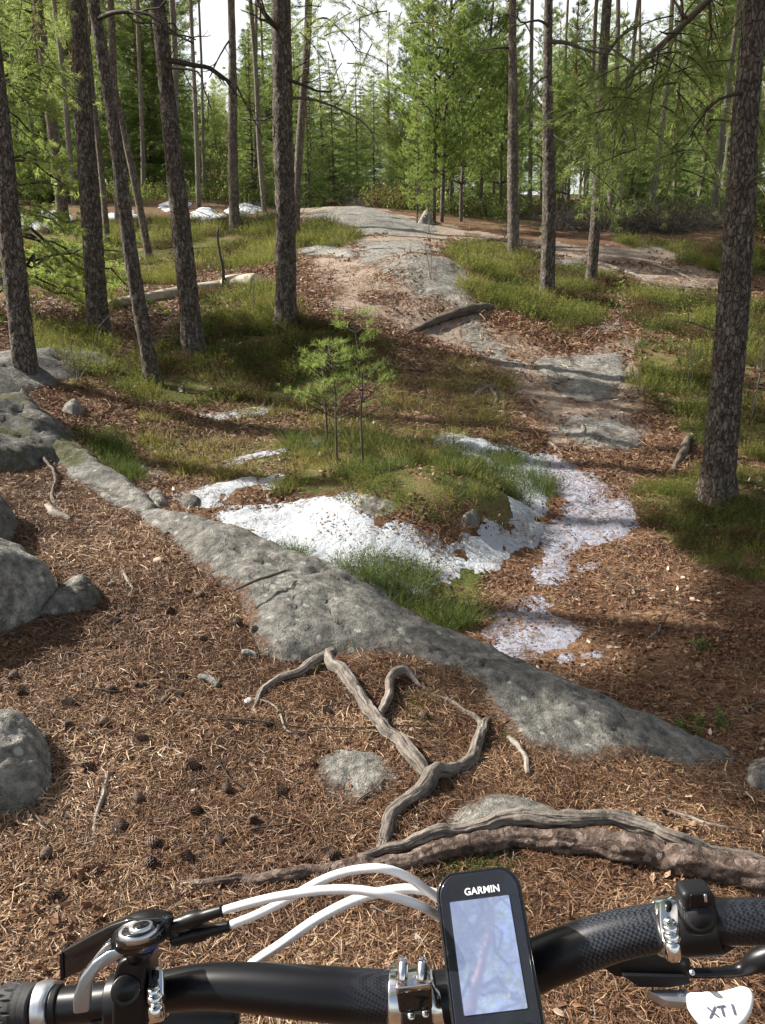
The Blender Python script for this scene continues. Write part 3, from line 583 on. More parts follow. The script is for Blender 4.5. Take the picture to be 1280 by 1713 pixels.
def heath_proto(seed, n=34, R=.13, H=.16, leaf=.011, mat=None, per=11):
    r = np.random.default_rng(seed); rad = R*np.sqrt(r.random(n)); a = r.random(n)*6.28; base = np.stack([rad*np.cos(a), rad*np.sin(a), 0*a-.01], -1)
    out = base/R*np.array([.5, .5, 0]); d = nrm(out+np.array([0, 0, 1.0])+.22*r.normal(size=(n, 3))); h = H*r.uniform(.5, 1.1, n)
    side = nrm(np.cross(d, r.normal(size=(n, 3)))); bend = r.normal(size=(n, 3))*.012
    V, F = strips(base, d, side, h, np.full(n, .0018), bend, .5); t = [np.repeat(.1+.2*r.random(n), 6)]
    u_ = r.uniform(.25, 1.05, (n, per)); p = base[:, None]+d[:, None]*(h[:, None]*u_)[..., None]+r.normal(size=(n, per, 3))*.004; p = p.reshape(-1, 3); m = len(p)
    ld = nrm(r.normal(size=(m, 3))+np.array([0, 0, .5])); ls = nrm(np.cross(ld, r.normal(size=(m, 3)))); L = leaf*r.uniform(.7, 1.4, m)[:, None]
    V2 = np.stack([p, p+ld*L*.5+ls*L*.32, p+ld*L, p+ld*L*.5-ls*L*.32], 1).reshape(-1, 3); F2 = np.arange(m*4).reshape(-1, 4)+len(V)
    t.append(np.repeat(np.clip(.25+.5*np.repeat(r.random(n), per)+.25*r.random(m), 0, 1), 4))
    return mesh_of('heather_clump', np.vstack([V, V2]), np.concatenate([F, F2]), mat or G_BLUE, attrs={'tint': np.concatenate(t)}, smooth=False)
def grass_proto(seed, n=46, R=.07, H=.2, W=.003, mat=None):
    r = np.random.default_rng(seed); rad = R*np.sqrt(r.random(n)); a = r.random(n)*6.28; b = np.stack([rad*np.cos(a), rad*np.sin(a), 0*a-.01], -1)
    d = nrm(b/R*.6+np.array([0, 0, 1.0])+.3*r.normal(size=(n, 3))*np.array([1, 1, .2])); h = H*r.uniform(.45, 1.15, n); side = nrm(np.cross(d, r.normal(size=(n, 3))))
    V, F = strips(b, d, side, h, W*r.uniform(.7, 1.2, n), -np.array([0, 0, 1])*0+np.stack([d[:, 0]*-.03, d[:, 1]*-.03, 0*h+.03], -1)*(h/.2)[:, None], .2)
    return mesh_of('grass_tuft', V, F, mat or G_GRASS, attrs={'tint': np.repeat(r.beta(2, 2, n), 6)}, smooth=False)
def rand_pts(n, x0, x1, y0, y1):
    return RNG.uniform(x0, x1, n), RNG.uniform(y0, y1, n)
def in_view(x, y, mg=60):
    z = ground(x, y, False); u, v, t = proj(np.stack([x, y, z], -1)); return (u > -mg) & (u < 1280+mg) & (v < 1713+2*mg) & (v > 200) & (y > .3), z, u, v

def on_snow(x, y): return zone([p[0] for p in S_[:15]], x, y, None, 3)
def do_litter():
    # pine needles on the near slope and, thinner, on the slab tops
    x, y = rand_pts(26000, -3.4, 2.6, .55, 7.0); ok, z, u, v = in_view(x, y, 90); s = crest_side(x, y); z = ground(x, y)
    rk = np.zeros(x.shape)
    for o in [o for o in COL.objects if o.name.startswith(('boulder', 'stone'))]:
        c = np.array(o.location); co = np.empty(len(o.data.vertices)*3, np.float32); o.data.vertices.foreach_get('co', co); co = co.reshape(-1, 3)
        if c[1] > 4: continue
        h = co[:, :2]; ctr = (h.min(0)+h.max(0))/2; ext = (h.max(0)-h.min(0))/2
        rk += (((x-c[0]-ctr[0])/ext[0])**2+((y-c[1]-ctr[1])/ext[1])**2 < .62)
    onrib = sdpoly(x, y, np.vstack([near, farp]))
    ribcov = (onrib < -.04) | ((fbm(x*2.3, y*2.3, 4, 4, 44) > .5) & (onrib > .1)) 
    dens = np.where(s > 0, 1.0, .0); keep = ok & (s > -.0) & (rk == 0) & ribcov & (RNG.random(len(x)) < np.clip(2.3/np.maximum(np.hypot(x, y)-.9, .5), .12, 1))
    x, y, z, onr = x[keep], y[keep], z[keep], onrib[keep]; z = np.where(onr > 0, z+.075*(1-np.exp(-onr/.1)), z)
    sc = np.clip(.9+.12*(np.hypot(x, y)-2.5), .85, 1.5)*RNG.uniform(.8, 1.15, len(x))
    protos = [litter_proto(100+i, 130 if i < 7 else 90, tb=((1.0, 2.6) if i < 4 else (1.7, 2.0)) if i < 7 else (2.0, 1.1), W=.0016 if i < 7 else .0024) for i in range(10)]
    nz = fbm(x*2.3, y*2.3, 0, 4, 150, .7)*3.4+.45*RNG.normal(size=len(x)); vd_ = np.where(nz < -.25, RNG.integers(0, 4, len(x)), np.where(nz < .75, RNG.integers(4, 7, len(x)), RNG.integers(7, 10, len(x))))
    scatter('needle_litter', np.stack([x, y, z-.001], -1), surf_rot(x, y, RNG.uniform(0, 6.28, len(x))), sc, protos, 'loose carpet of fallen orange brown pine needles on the near slope', vd_)
    # flakes of bark and dry leaf
    x, y = rand_pts(16000, -5, 6, .6, 17); ok, z, u, v = in_view(x, y); z = ground(x, y); s = crest_side(x, y); rd = np.hypot(x, y)
    p = np.where(s > 0, np.where(rd < 4, .30, .2), np.where(rd < 6.5, .95, .5)); veg = zone(Z_HEATH, x, y) | zone(Z_GRASS, x, y) | (zone(Z_LOWG, x, y, None, 1) & (RNG.random(len(x)) < .7)); pth = zone(Z_PATH, x, y, None, 2); p = np.where(pth & (s < 0), p*(.04+.14*(fbm(x*1.5, y*1.5, 0, 3, 33) > .2)), p)
    keep = ok & (RNG.random(len(x)) < p) & ~(veg & (s < 0) & (RNG.random(len(x)) < .8)) & ~on_snow(x, y) & (sdpoly(x, y, np.vstack([near, farp])) < 0)
    x, y, z = x[keep], y[keep], z[keep]
    scatter('bark_and_leaf_flakes', np.stack([x, y, z+.002], -1), surf_rot(x, y, RNG.uniform(0, 6.28, len(x))), RNG.uniform(.7, 1.25, len(x))*np.clip(np.hypot(x, y)/6.5, .75, 1.6), [flake_proto(200+i) for i in range(7)]+[flake_proto(207, 9, mat=G_CHIP)], 'scattered flakes of bark, cone scales and dry leaves')
    # needles and twigs beyond the rib, larger weave
    x, y = rand_pts(14000, -5, 6, 2.6, 16); ok, z, u, v = in_view(x, y); z = ground(x, y); s = crest_side(x, y); veg = zone(Z_HEATH, x, y) | zone(Z_GRASS, x, y)
    keep = ok & (s < -.25) & ~veg & ~on_snow(x, y) & ~(zone(Z_PATH, x, y, None, 2) & (RNG.random(len(x)) < .86)) & (RNG.random(len(x)) < np.clip(6/np.hypot(x, y), .25, 1)*.75); x, y, z = x[keep], y[keep], z[keep]
    scatter('hollow_litter', np.stack([x, y, z], -1), surf_rot(x, y, RNG.uniform(0, 6.28, len(x))), np.clip(np.hypot(x, y)/4.5, 1, 2.4), [litter_proto(300+i, 70, .13, (.03, .07), .0022) for i in range(6)], 'thin brown needle litter on the hollow floor and the path')
def twig_proto(seed):
    r = np.random.default_rng(seed); acc = Acc()
    for _ in range(3):
        p0 = np.r_[r.normal(size=2)*.08, .008]; d = nrm(np.r_[r.normal(size=2), .02]); L = r.uniform(.05, .17); p = p0+d*L*np.linspace(0, 1, 5)[:, None]; p[1:, :2] += np.cumsum(r.normal(size=(4, 2)), 0)*.006
        V, F = tube(p, np.linspace(.0028, .0012, 5)*r.uniform(.7, 1.4), 5); acc.add(V, F, 0, .5)
    return acc.mesh('fine_twigs', [G_DEAD if seed % 3 else G_TWIG])
def do_twigs():
    x, y = rand_pts(420, -2.6, 3.2, 1.0, 6.5); ok, z, u, v = in_view(x, y); z = ground(x, y); s = crest_side(x, y)
    keep = ok & ((sdpoly(x, y, np.vstack([near, farp])) < -.05)) & ~on_snow(x, y) & (fbm(x*1.7, y*1.7, 0, 3, 170) > -.1) & ((s > 0) | ~zone(Z_HEATH, x, y)); x, y, z = x[keep], y[keep], z[keep]
    scatter('fine_twigs', np.stack([x, y, z+.006], -1), surf_rot(x, y, RNG.uniform(0, 6.28, len(x))), RNG.uniform(.6, 1.3, len(x)), [twig_proto(800+i) for i in range(6)], 'small broken twigs strewn over the needles')
def do_cover():
    x, y = rand_pts(60000, -14, 12, 3.2, 24); ok, z, u, v = in_view(x, y, 80); z = ground(x, y); s = crest_side(x, y); rd = np.hypot(x, y)
    hz = zone(Z_HEATH, x, y) & (s < -.3); keep = ok & hz & (RNG.random(len(x)) < np.clip(9/rd, .4, 1)) & (fbm(x*1.6, y*1.6, 0, 4, 21, .6) > -.06)
    hx, hy, hzz = x[keep], y[keep], z[keep]; k = len(hx)
    nz = fbm(hx*1.5, hy*1.5, 0, 4, 160, .6)*2.6+.5*RNG.normal(size=k); q_ = RNG.integers(0, 2, k); hv = np.where(nz < -.7, 6+q_, np.where(nz < 0, 2+q_, np.where(nz < .55, q_, np.where(nz < 1.3, 4+q_, 8+q_))))
    scatter('bilberry_and_heather', np.stack([hx, hy, hzz], -1), surf_rot(hx, hy, RNG.uniform(0, 6.28, k), .5), RNG.uniform(.45, .95, k)*np.clip(np.hypot(hx, hy)/8, .75, 1.6), [heath_proto(400+i, n=44, leaf=.010, per=13, mat=[G_BLUE, G_BLUED, G_BLUE, G_HBR][i//2], H=[.16, .12, .20, .13][i//2]) for i in range(8)]+[grass_proto(450+i, 40, .11, .2, .003, G_DRY) for i in range(2)], 'low bilberry and heather scrub on the forest floor', hv)
    x, y = rand_pts(60000, -6, 6, 3.2, 9); ok, z, u, v = in_view(x, y, 80); z = ground(x, y); s = crest_side(x, y); gz_ = zone(Z_GRASS, x, y) & (s < -.12); keep = ok & gz_ & (RNG.random(len(x)) < np.where(y > 5.6, .3, .85)) & (fbm(x*3, y*3, 0, 2, 22) > -.2); gx, gy, gzz = x[keep], y[keep], z[keep]; k = len(gx)
    scatter('green_grass', np.stack([gx, gy, gzz], -1), surf_rot(gx, gy, RNG.uniform(0, 6.28, k), .5), RNG.uniform(.35, .85, k), [grass_proto(500+i, 34, W=.0026) for i in range(4)]+[heath_proto(560+i, 20, mat=G_BLUED) for i in range(2)], 'fresh green grass and bilberry shoots around the snow')
    x, y = rand_pts(60000, -14, 12, 3.2, 24); ok, z, u, v = in_view(x, y, 80); z = ground(x, y); s = crest_side(x, y)
    lz = zone(Z_LOWG, x, y, None, 1) & (s < -.3); keep = ok & lz & (RNG.random(len(x)) < .95) & (fbm(x*2.5, y*2.5, 0, 3, 23) > -.2); gx, gy, gzz = x[keep], y[keep], z[keep]; k = len(gx)
    scatter('short_yellow_grass', np.stack([gx, gy, gzz], -1), surf_rot(gx, gy, RNG.uniform(0, 6.28, k), .5), RNG.uniform(.45, .95, k), [grass_proto(520+i, 44, .12, .13, .0034, G_DRY) for i in range(4)]+[heath_proto(530+i, 22, .12, .08) for i in range(2)], 'short yellow green grass and moss in the sunny hollow')
    # moss cushions under the roots of the near slope
    pts = []
    for (cu, cv, ru, rv, n) in [(690, 1165, 40, 30, 40), (545, 1128, 28, 10, 18), (800, 1452, 75, 14, 70), (860, 1225, 12, 14, 10), (1265, 1370, 40, 14, 20), (720, 1465, 20, 8, 8), (1175, 1092, 16, 8, 10), (1190, 1215, 50, 12, 12), (700, 1205, 16, 20, 10)]:
        for _ in range(n): pts.append(hit(cu+RNG.normal()*ru*.5, cv+RNG.normal()*rv*.5))
    pts = np.array(pts); n = len(pts); G_MOSS = mat_leaf('moss_leaves', [(0, (.02, .04, .006)), (.6, (.06, .10, .012)), (1, (.12, .17, .03))], .3)
    scatter('moss_cushions', pts, surf_rot(pts[:, 0], pts[:, 1], RNG.uniform(0, 6.28, n)), RNG.uniform(.6, 1.1, n), [heath_proto(540+i, 60, .035, .022, .004, G_MOSS, 7) for i in range(4)], 'dark green moss growing under the roots')
do_litter(); do_twigs(); do_cover()
def snow_debris():
    pts = []
    for poly, cell, H, mt, wp, lb in S_[:10]:
        pl = np.array(poly, float); lo, hi = pl.min(0), pl.max(0); n_ = int((hi[0]-lo[0])*(hi[1]-lo[1])/(230 if mt is G_ICE else 800))
        for _ in range(n_):
            u, v = RNG.uniform(lo[0], hi[0]), RNG.uniform(lo[1], hi[1])
            if inpoly(np.array([u]), np.array([v]), pl)[0]: g = hit(u, v); pts.append((g[0], g[1], g[2]+H*.5))
    pts = np.array(pts); n_ = len(pts)
    scatter('snow_debris', pts, surf_rot(pts[:, 0], pts[:, 1], RNG.uniform(0, 6.28, n_)), RNG.uniform(.7, 1.2, n_), [flake_proto(700+i, 7, .08, (.005, .013)) for i in range(4)]+[litter_proto(710+i, 9, .09) for i in range(3)], 'dry leaves and needles lying on the melting snow')
snow_debris()

# ------------------------------------------------------------------ roots
def rootpart(name, pts, seg, mat, parent, c, flat=1.0, rough=.18, seed=0, step=.015, wk=1.0):
    seg = int(seg*2.2)
    """pts: (u, v, width in px, lift of the axis over the ground in m)"""
    W = []
    for (u, v, wpx, lift) in pts:
        g = hit(u, v); p = proj(g); W.append([g[0], g[1], g[2]+lift, wk*wpx/F_PX*p[2]/2])
    A = cat_rom(np.array(W), step); n = len(A); path = A[:, :3]-np.array(c)
    kk = np.clip(A[:, 3]*.8, .003, .012); path[:, 2] += kk*fbm(A[:, 0]*13, A[:, 1]*13, 0, 3, seed); path[:, 0] += kk*1.3*fbm(A[:, 0]*12, A[:, 1]*12, 3, 3, seed); path[:, 1] += kk*1.3*fbm(A[:, 0]*12, A[:, 1]*12, 9, 3, seed)
    def disp(TH, S, R):
        return R*(rough*1.3*fbm(np.cos(TH)*1.5+S*5, np.sin(TH)*1.5, S*11, 5, 90+seed, .6)+rough*.9*fbm(np.cos(TH)*5, np.sin(TH)*5, S*9, 3, 91+seed))
    V, F = tube(path, A[:, 3], seg, disp, flat=flat)
    th = np.tile(np.arange(seg)*2*np.pi/seg, n); s = np.repeat(np.arange(n)*step, seg)
    g = np.clip(.5+.95*fbm(np.cos(th)*6, np.sin(th)*6, s*12, 4, 12, .65), 0, 1); g = np.concatenate([g, [.5, .5]])
    return link(name, mesh_of(name, V, F, mat, attrs={'grain': g, 'moss': g*0, 'edge': g*0}), parent)
G_ROOT = mat_wood('grey_root', (.045, .036, .030), (.255, .222, .19), bump=.9)

def mat_scaly():
    m = M_('scaly_root_bark'); p = m.pos(); n = m.noise(p, 38, 6, .75); v = m.vor(m.mix(.06, p, m.noise(p, 22, 5, out=1)), 40, 'DISTANCE_TO_EDGE'); c2 = m.n('SeparateColor', {0: m.vor(p, 60, out='Color')}).outputs[0]
    f = m.math('ADD', m.math('MULTIPLY', n, .75), m.math('MULTIPLY', c2, .25)); col = m.ramp(f, [(.28, (.03, .020, .016)), (.48, (.095, .066, .052)), (.62, (.19, .142, .12)), (.8, (.36, .32, .28))])
    return m.set(col, .85, 0, m.bump(m.math('ADD', m.math('MULTIPLY', m.ramp(v, [(0, 0), (.3, 1)]), .35), m.math('MULTIPLY', n, 1.6)), .9, .007), .25)
G_ROOTB = mat_scaly()
c = hit(900, 1430); r = empty('root', c, 'thick knotted root lying like a low log across the whole foreground', 'root', 'exposed tree roots')
rootpart('barked_root', [(300, 1484, 18, 0), (400, 1482, 26, .008), (480, 1472, 30, .01), (560, 1462, 30, .012), (640, 1452, 38, .014), (720, 1440, 42, .018), (800, 1422, 44, .02), (880, 1418, 48, .022), (960, 1424, 54, .024), (1050, 1440, 64, .028), (1140, 1462, 72, .03), (1230, 1478, 76, .03), (1330, 1500, 80, .03)], 20, G_ROOTB, r, c, rough=.2, wk=.8, seed=1, step=.01)
rootpart('grey_root_strand', [(600, 1452, 14, .018), (680, 1430, 20, .028), (760, 1412, 24, .04), (840, 1398, 28, .055), (890, 1398, 30, .06), (960, 1408, 28, .055), (1020, 1408, 30, .06), (1080, 1422, 30, .06), (1140, 1445, 30, .06), (1200, 1462, 28, .055), (1290, 1482, 30, .05)], 16, G_ROOT, r, c, rough=.4, wk=.9, seed=2, step=.01)
c = hit(700, 1280); r = empty('root', c, 'grey forked root arching over the needles around the flat stone', 'root', 'exposed tree roots')
rootpart('root_branch', [(418, 1205, 8, 0), (430, 1175, 14, .01), (455, 1152, 16, .015), (500, 1135, 17, .025), (555, 1108, 20, .035)], 10, G_ROOT, r, c, wk=.82, seed=3, step=.008)
rootpart('root_stem', [(548, 1106, 22, .035), (575, 1142, 26, .03), (605, 1185, 26, .025), (640, 1228, 28, .025), (668, 1252, 30, .025), (700, 1288, 30, .022), (722, 1312, 24, .012)], 14, G_ROOT, r, c, wk=.82, rough=.28, seed=4, step=.008)
rootpart('root_branch', [(634, 1225, 16, .015), (645, 1188, 18, .025), (655, 1150, 18, .035), (676, 1138, 18, .03), (700, 1152, 10, .012), (728, 1162, 8, .002)], 10, G_ROOT, r, c, wk=.82, seed=5, step=.008)
rootpart('root_branch', [(700, 1168, 8, 0), (740, 1175, 11, .01), (778, 1200, 12, .015), (808, 1218, 14, .015), (800, 1238, 16, .012)], 10, G_ROOT, r, c, wk=.82, seed=6, step=.008)
rootpart('root_stem', [(818, 1208, 12, .01), (805, 1232, 18, .014), (792, 1268, 24, .016), (765, 1295, 30, .018), (722, 1316, 34, .02), (675, 1352, 30, .018), (645, 1395, 28, .012), (632, 1428, 24, .004)], 14, G_ROOT, r, c, wk=.82, rough=.28, seed=7, step=.008)
ROOTS = [
 ([(658, 568, 6, 0), (700, 555, 10, .02), (740, 538, 14, .04), (780, 527, 16, .05), (812, 520, 16, .03), (826, 524, 8, 0)], 'dark root crossing the worn path on the knoll side'),
 ([(640, 500, 4, 0), (660, 495, 6, .01), (680, 497, 4, .01)], 'short thin root left of the upper path slab'),
 ([(758, 684, 5, 0), (790, 668, 8, .02), (815, 655, 10, .02), (838, 648, 6, .0)], 'moss tipped root on the bank beside the path'),
 ([(815, 640, 5, 0), (838, 660, 9, .0), (842, 685, 8, .0), (838, 706, 4, -.01)], 'pale curved root hanging down the bank beside the path'),
 ([(800, 640, 4, 0), (820, 655, 6, .02), (830, 672, 6, .02), (822, 690, 4, 0)], 'thin root tangled into the bank roots by the path'),
 ([(865, 685, 3, 0), (880, 700, 4, .01), (892, 716, 3, 0)], 'thin straight stick like root on the path edge'),
 ([(918, 740, 5, 0), (930, 752, 6, .01), (944, 766, 4, 0)], 'pale root end beside the tip of the icy snow'),
 ([(975, 742, 6, 0), (978, 725, 7, .02), (974, 712, 4, .01)], 'short upright root knob between the two path slabs'),
 ([(900, 685, 3, 0), (912, 690, 6, .01), (922, 694, 4, 0)], 'small pale root loop above the lowest slab'),
 ([(1125, 790, 8, 0), (1140, 765, 12, .03), (1150, 745, 12, .05), (1160, 735, 5, .03)], 'dark root stump left of the big right hand pine'),
 ([(930, 432, 3, 0), (990, 440, 6, .02), (1060, 462, 5, .02), (1100, 480, 3, 0)], 'long pale root on the far side path'),
 ([(1000, 425, 3, 0), (1080, 440, 5, .02), (1130, 458, 4, .02), (1180, 480, 3, 0)], 'long thin root nearer the far brushwood'),
 ([(790, 405, 4, 0), (820, 406, 9, .04), (850, 408, 6, .02)], 'dark knotted root beside the path top'),
 ([(800, 400, 3, 0), (860, 412, 5, .02), (930, 414, 3, .01), (980, 416, 3, 0)], 'thin root running right from the path top'),
 ([(1010, 482, 4, 0), (1040, 478, 7, .02), (1062, 484, 4, 0)], 'short dark root at the foot of the right slender pine'),
]
for i, (pts, lb) in enumerate(ROOTS):
    c = hit(pts[1][0], pts[1][1]); o = rootpart('root', pts, 8, G_ROOT if 'dark' not in lb else G_TWIG, None, c, seed=20+i, step=.03); o.location = c; tag(o, lb, 'root', 'exposed tree roots')
STICKS = [
 ([(152, 1420, 5, .004), (160, 1385, 7, .01), (172, 1345, 8, .012), (180, 1302, 9, .012)], G_DEAD, 'pale bare stick lying upright in view on the left needles', .006),
 ([(78, 852, 10, .01), (92, 862, 14, .015), (120, 872, 13, .012)], G_DEAD, 'short thick pale stick lying above the lichen boulder', .008),
 ([(96, 855, 8, .01), (88, 835, 6, .02), (92, 800, 5, .03), (58, 760, 4, .04)], G_TWIG, 'thin forked dark twig above the short thick stick', .01),
 ([(335, 1142, 12, .012), (352, 1146, 13, .012), (368, 1152, 10, .01)], G_ROCKL, 'small lichen covered stick piece left of the forked root', .006),
 ([(402, 1098, 11, .012), (416, 1100, 13, .012), (430, 1104, 10, .01)], G_ROCKL, 'lichen covered stick piece below the bedrock rib', .006),
 ([(395, 1024, 4, .09), (430, 1012, 5, .10), (480, 994, 4, .10)], G_TWIG, 'thin dark twig lying on the bare bedrock rib', .01),
 ([(628, 1600, 8, .004), (650, 1580, 9, .008), (690, 1556, 8, .008), (720, 1545, 5, .004)], G_TWIG, 'dark twig on the needles behind the handlebar', .006),
 ([(405, 1170, 4, .01), (460, 1190, 4, .012), (482, 1230, 4, .012), (520, 1228, 3, .01), (565, 1220, 3, .008)], G_DEAD, 'thin zigzag pale twig inside the forked root', .006),
 ([(850, 1240, 8, .01), (862, 1250, 11, .015), (878, 1272, 9, .015), (882, 1300, 8, .01)], G_DEAD, 'short crooked grey stick at the edge of the slab', .006),
 ([(1096, 1358, 5, .01), (1150, 1372, 7, .012), (1200, 1390, 6, .01), (1280, 1396, 4, .006)], G_DEAD, 'long thin grey stick behind the right end of the thick root', .008),
 ([(1085, 1070, 5, .01), (1098, 1060, 5, .01), (1104, 1050, 3, .01)], G_DEAD, 'small pale twig on the hollow floor at right', .01),
 ([(1236, 1200, 5, .01), (1258, 1186, 6, .012), (1290, 1176, 5, .01)], G_TWIG, 'dark curved twig at the right edge of the hollow', .01),
 ([(405, 975, 5, .01), (418, 985, 6, .012), (424, 996, 4, .01)], G_DEAD, 'small white twig beside the bedrock rib', .006),
 ([(205, 960, 5, .01), (212, 975, 6, .012), (222, 990, 4, .01)], G_DEAD, 'small forked white twig between the boulder and the rib', .006),
]
for i, (pts, mt, lb, st) in enumerate(STICKS):
    c = hit(pts[1][0], pts[1][1]); o = rootpart('stick', pts, 8, mt, None, c, seed=50+i, step=st); o.location = c; tag(o, lb, 'stick', 'loose sticks on the ground')

# ------------------------------------------------------------------ pine cones
def cone_mesh(seed):
    r = np.random.default_rng(seed); A = Acc(); V, F = tube(np.array([[0, 0, -.017], [0, 0, -.008], [0, 0, .008], [0, 0, .019]]), [.003, .009, .008, .002], 7); A.add(V, F, 0, .1)
    for k in range(62):
        t = k/62; a = k*2.39996; z = -.017+.037*t; rad = .0165*math.sin(math.pi*min(1, .12+.88*(1-t)))**.7*(.9+.1*r.random()); L = .006+.007*math.sin(math.pi*(.1+.85*(1-t)))
        d = np.array([math.cos(a), math.sin(a), 0]); s = np.array([-d[1], d[0], 0]); up = np.array([0, 0, 1.0]); b = d*(rad-.009)+up*z; e = d*rad+up*(z+.004)
        wd = L*.5
        V = np.array([b-s*wd*.4, b+s*wd*.4, e+s*wd, e-s*wd, e+up*.002+d*.001, (b+e)/2-up*.003]); A.add(V, np.array([[0, 1, 2, 3]]), 0, .45+.3*r.random()); A.add(V, np.array([[3, 2, 4], [0, 3, 5], [1, 5, 2], [2, 5, 3]]), 0, .8)
    return A.mesh('pine_cone', [G_CONE], False)
G_CONE = mat_leaf('cone_scales', [(0, (.02, .012, .009)), (.5, (.085, .052, .036)), (1, (.24, .18, .145))], 0, .7, .3)
cm = [cone_mesh(i) for i in range(3)]
CONES = [(278, 1180), (120, 1220), (22, 1140), (230, 1345), (312, 1436), (330, 1362), (385, 1330), (395, 1046), (200, 1045), (265, 960), (170, 1215), (305, 1170), (455, 1215), (380, 1222), (550, 1198), (708, 1205), (120, 1185), (75, 1440), (205, 1390), (30, 1300), (470, 1330), (330, 1290), (250, 1420),
         (225, 1030), (285, 1030), (262, 1105), (310, 1140), (35, 1165), (150, 1130), (350, 1075), (185, 985), (240, 1240), (150, 1290), (420, 1385), (365, 1415), (100, 1505), (255, 1450), (712, 1205), (232, 1155), (430, 1060), (328, 1000), (280, 900), (180, 900), (130, 870), (560, 1320+120), (180, 1160)]
for i, (u, v) in enumerate(CONES):
    g = hit(u+RNG.normal()*3, v); o = link('pine_cone', cm[i % 3], None, (g[0], g[1], g[2]+.014)); o.rotation_euler = (math.pi/2+RNG.normal()*.4, RNG.uniform(0, 6), RNG.uniform(0, 6)); k = RNG.uniform(.75, 1.05); o.scale = (k, k, k)
    tag(o, 'small brown open pine cone lying among the fallen needles on the near slope', 'pine cone', 'pine cones among the needles')
# pale mushrooms / chips
def blob(name, c, s, mat, label, cat, seed=0, group=None):
    import bmesh
    bm = bmesh.new(); bmesh.ops.create_icosphere(bm, subdivisions=3, radius=1); co = np.array([v.co[:] for v in bm.verts]); F = np.array([[v.index for v in f.verts] for f in bm.faces]); bm.free()
    co = co*(1+.3*fbm(co[:, 0]*1.3+seed, co[:, 1]*1.3, co[:, 2]*1.3, 4, seed))[:, None]*np.array(s)
    o = link(name, mesh_of(name, co, F, mat, attrs={'moss': co[:, 0]*0, 'edge': co[:, 0]*0, 'grain': .5+co[:, 0]*0, 'tint': .9+co[:, 0]*0}), None, c); return tag(o, label, cat, group)
G_PALE = plain('pale_chip', (.50, .36, .26), .7, bump=(80, .4, .003)); G_QUARTZ = plain('quartz', (.62, .62, .60), .5, bump=(80, .5, .003))
blob('bark_chip', hit(265, 944)+np.array([0, 0, .012]), (.022, .017, .014), G_PALE, 'pale tan knob of bark beside the bedrock rib', 'bark chip', 1)
blob('stone', hit(416, 1180)+np.array([0, 0, .01]), (.013, .012, .012), G_QUARTZ, 'small white pebble at the left end of the forked root', 'rock', 2)
blob('acorn_shell', hit(688, 1228)+np.array([0, 0, .008]), (.012, .01, .009), G_PALE, 'small round tan shell between the arms of the forked root', 'nut shell', 3)
blob('stone', hit(690, 1338)+np.array([0, 0, .02]), (.010, .005, .006), G_QUARTZ, 'tiny white chip wedged under the lower arm of the forked root', 'rock', 4)

# ------------------------------------------------------------------ tree trunks
def trunk_mesh(name, path, rad, seg, step, mat, plate=(9.0, 5.0), amp=.06, seed=0, flare=True):
    A = cat_rom(np.c_[path, rad], step); n = len(A); pa, ra = A[:, :3], A[:, 3]
    s = np.concatenate([[0], np.cumsum(np.linalg.norm(np.diff(pa, axis=0), axis=1))]); th = np.arange(seg)*2*np.pi/seg; TH, S = np.meshgrid(th, s)
    k = max(3, round(plate[0])); u_ = TH/(2*np.pi)*k
    def wl(u_, s_):
        uu = u_ % k; f1, f2, c = worley(uu+.25*noise(S*6, uu*2, 0, seed), s_, seed); g1, g2, c2 = worley(uu-k, s_, seed); return f1, f2, c
    f1, f2, cid = wl(u_, S*plate[1]); pl = sstep(.03, .3, f2-f1); hgt = pl*(.45+.55*cid)
    R = ra[:, None]*(1+amp*(hgt-.5)*2+.05*fbm(np.cos(TH)*1.2, np.sin(TH)*1.2, S*1.5, 3, seed))
    if flare: R = R*(1+.6*np.exp(-S/.15)*(1+.55*np.sin(TH*4+seed)+.3*np.sin(TH*7+2*seed)))
    T = nrm(np.gradient(pa, axis=0)); N = nrm(np.cross(T, np.array([0, 1.0, 0]))); B = np.cross(T, N)
    V = pa[:, None]+R[..., None]*(np.cos(TH)[..., None]*N[:, None]+np.sin(TH)[..., None]*B[:, None]); V = V.reshape(-1, 3)
    i = np.arange(n-1)[:, None]*seg; j = np.arange(seg)[None]; q = (j+1) % seg
    F = np.stack([i+j, i+q, i+seg+q, i+seg+j], -1).reshape(-1, 4)
    at = hgt.ravel()*.7+.3*_h(np.arange(hgt.size)//7, np.arange(hgt.size)//5, np.zeros(hgt.size, np.int64), 5)
    return mesh_of(name, V, F, mat, attrs={'plate': at})
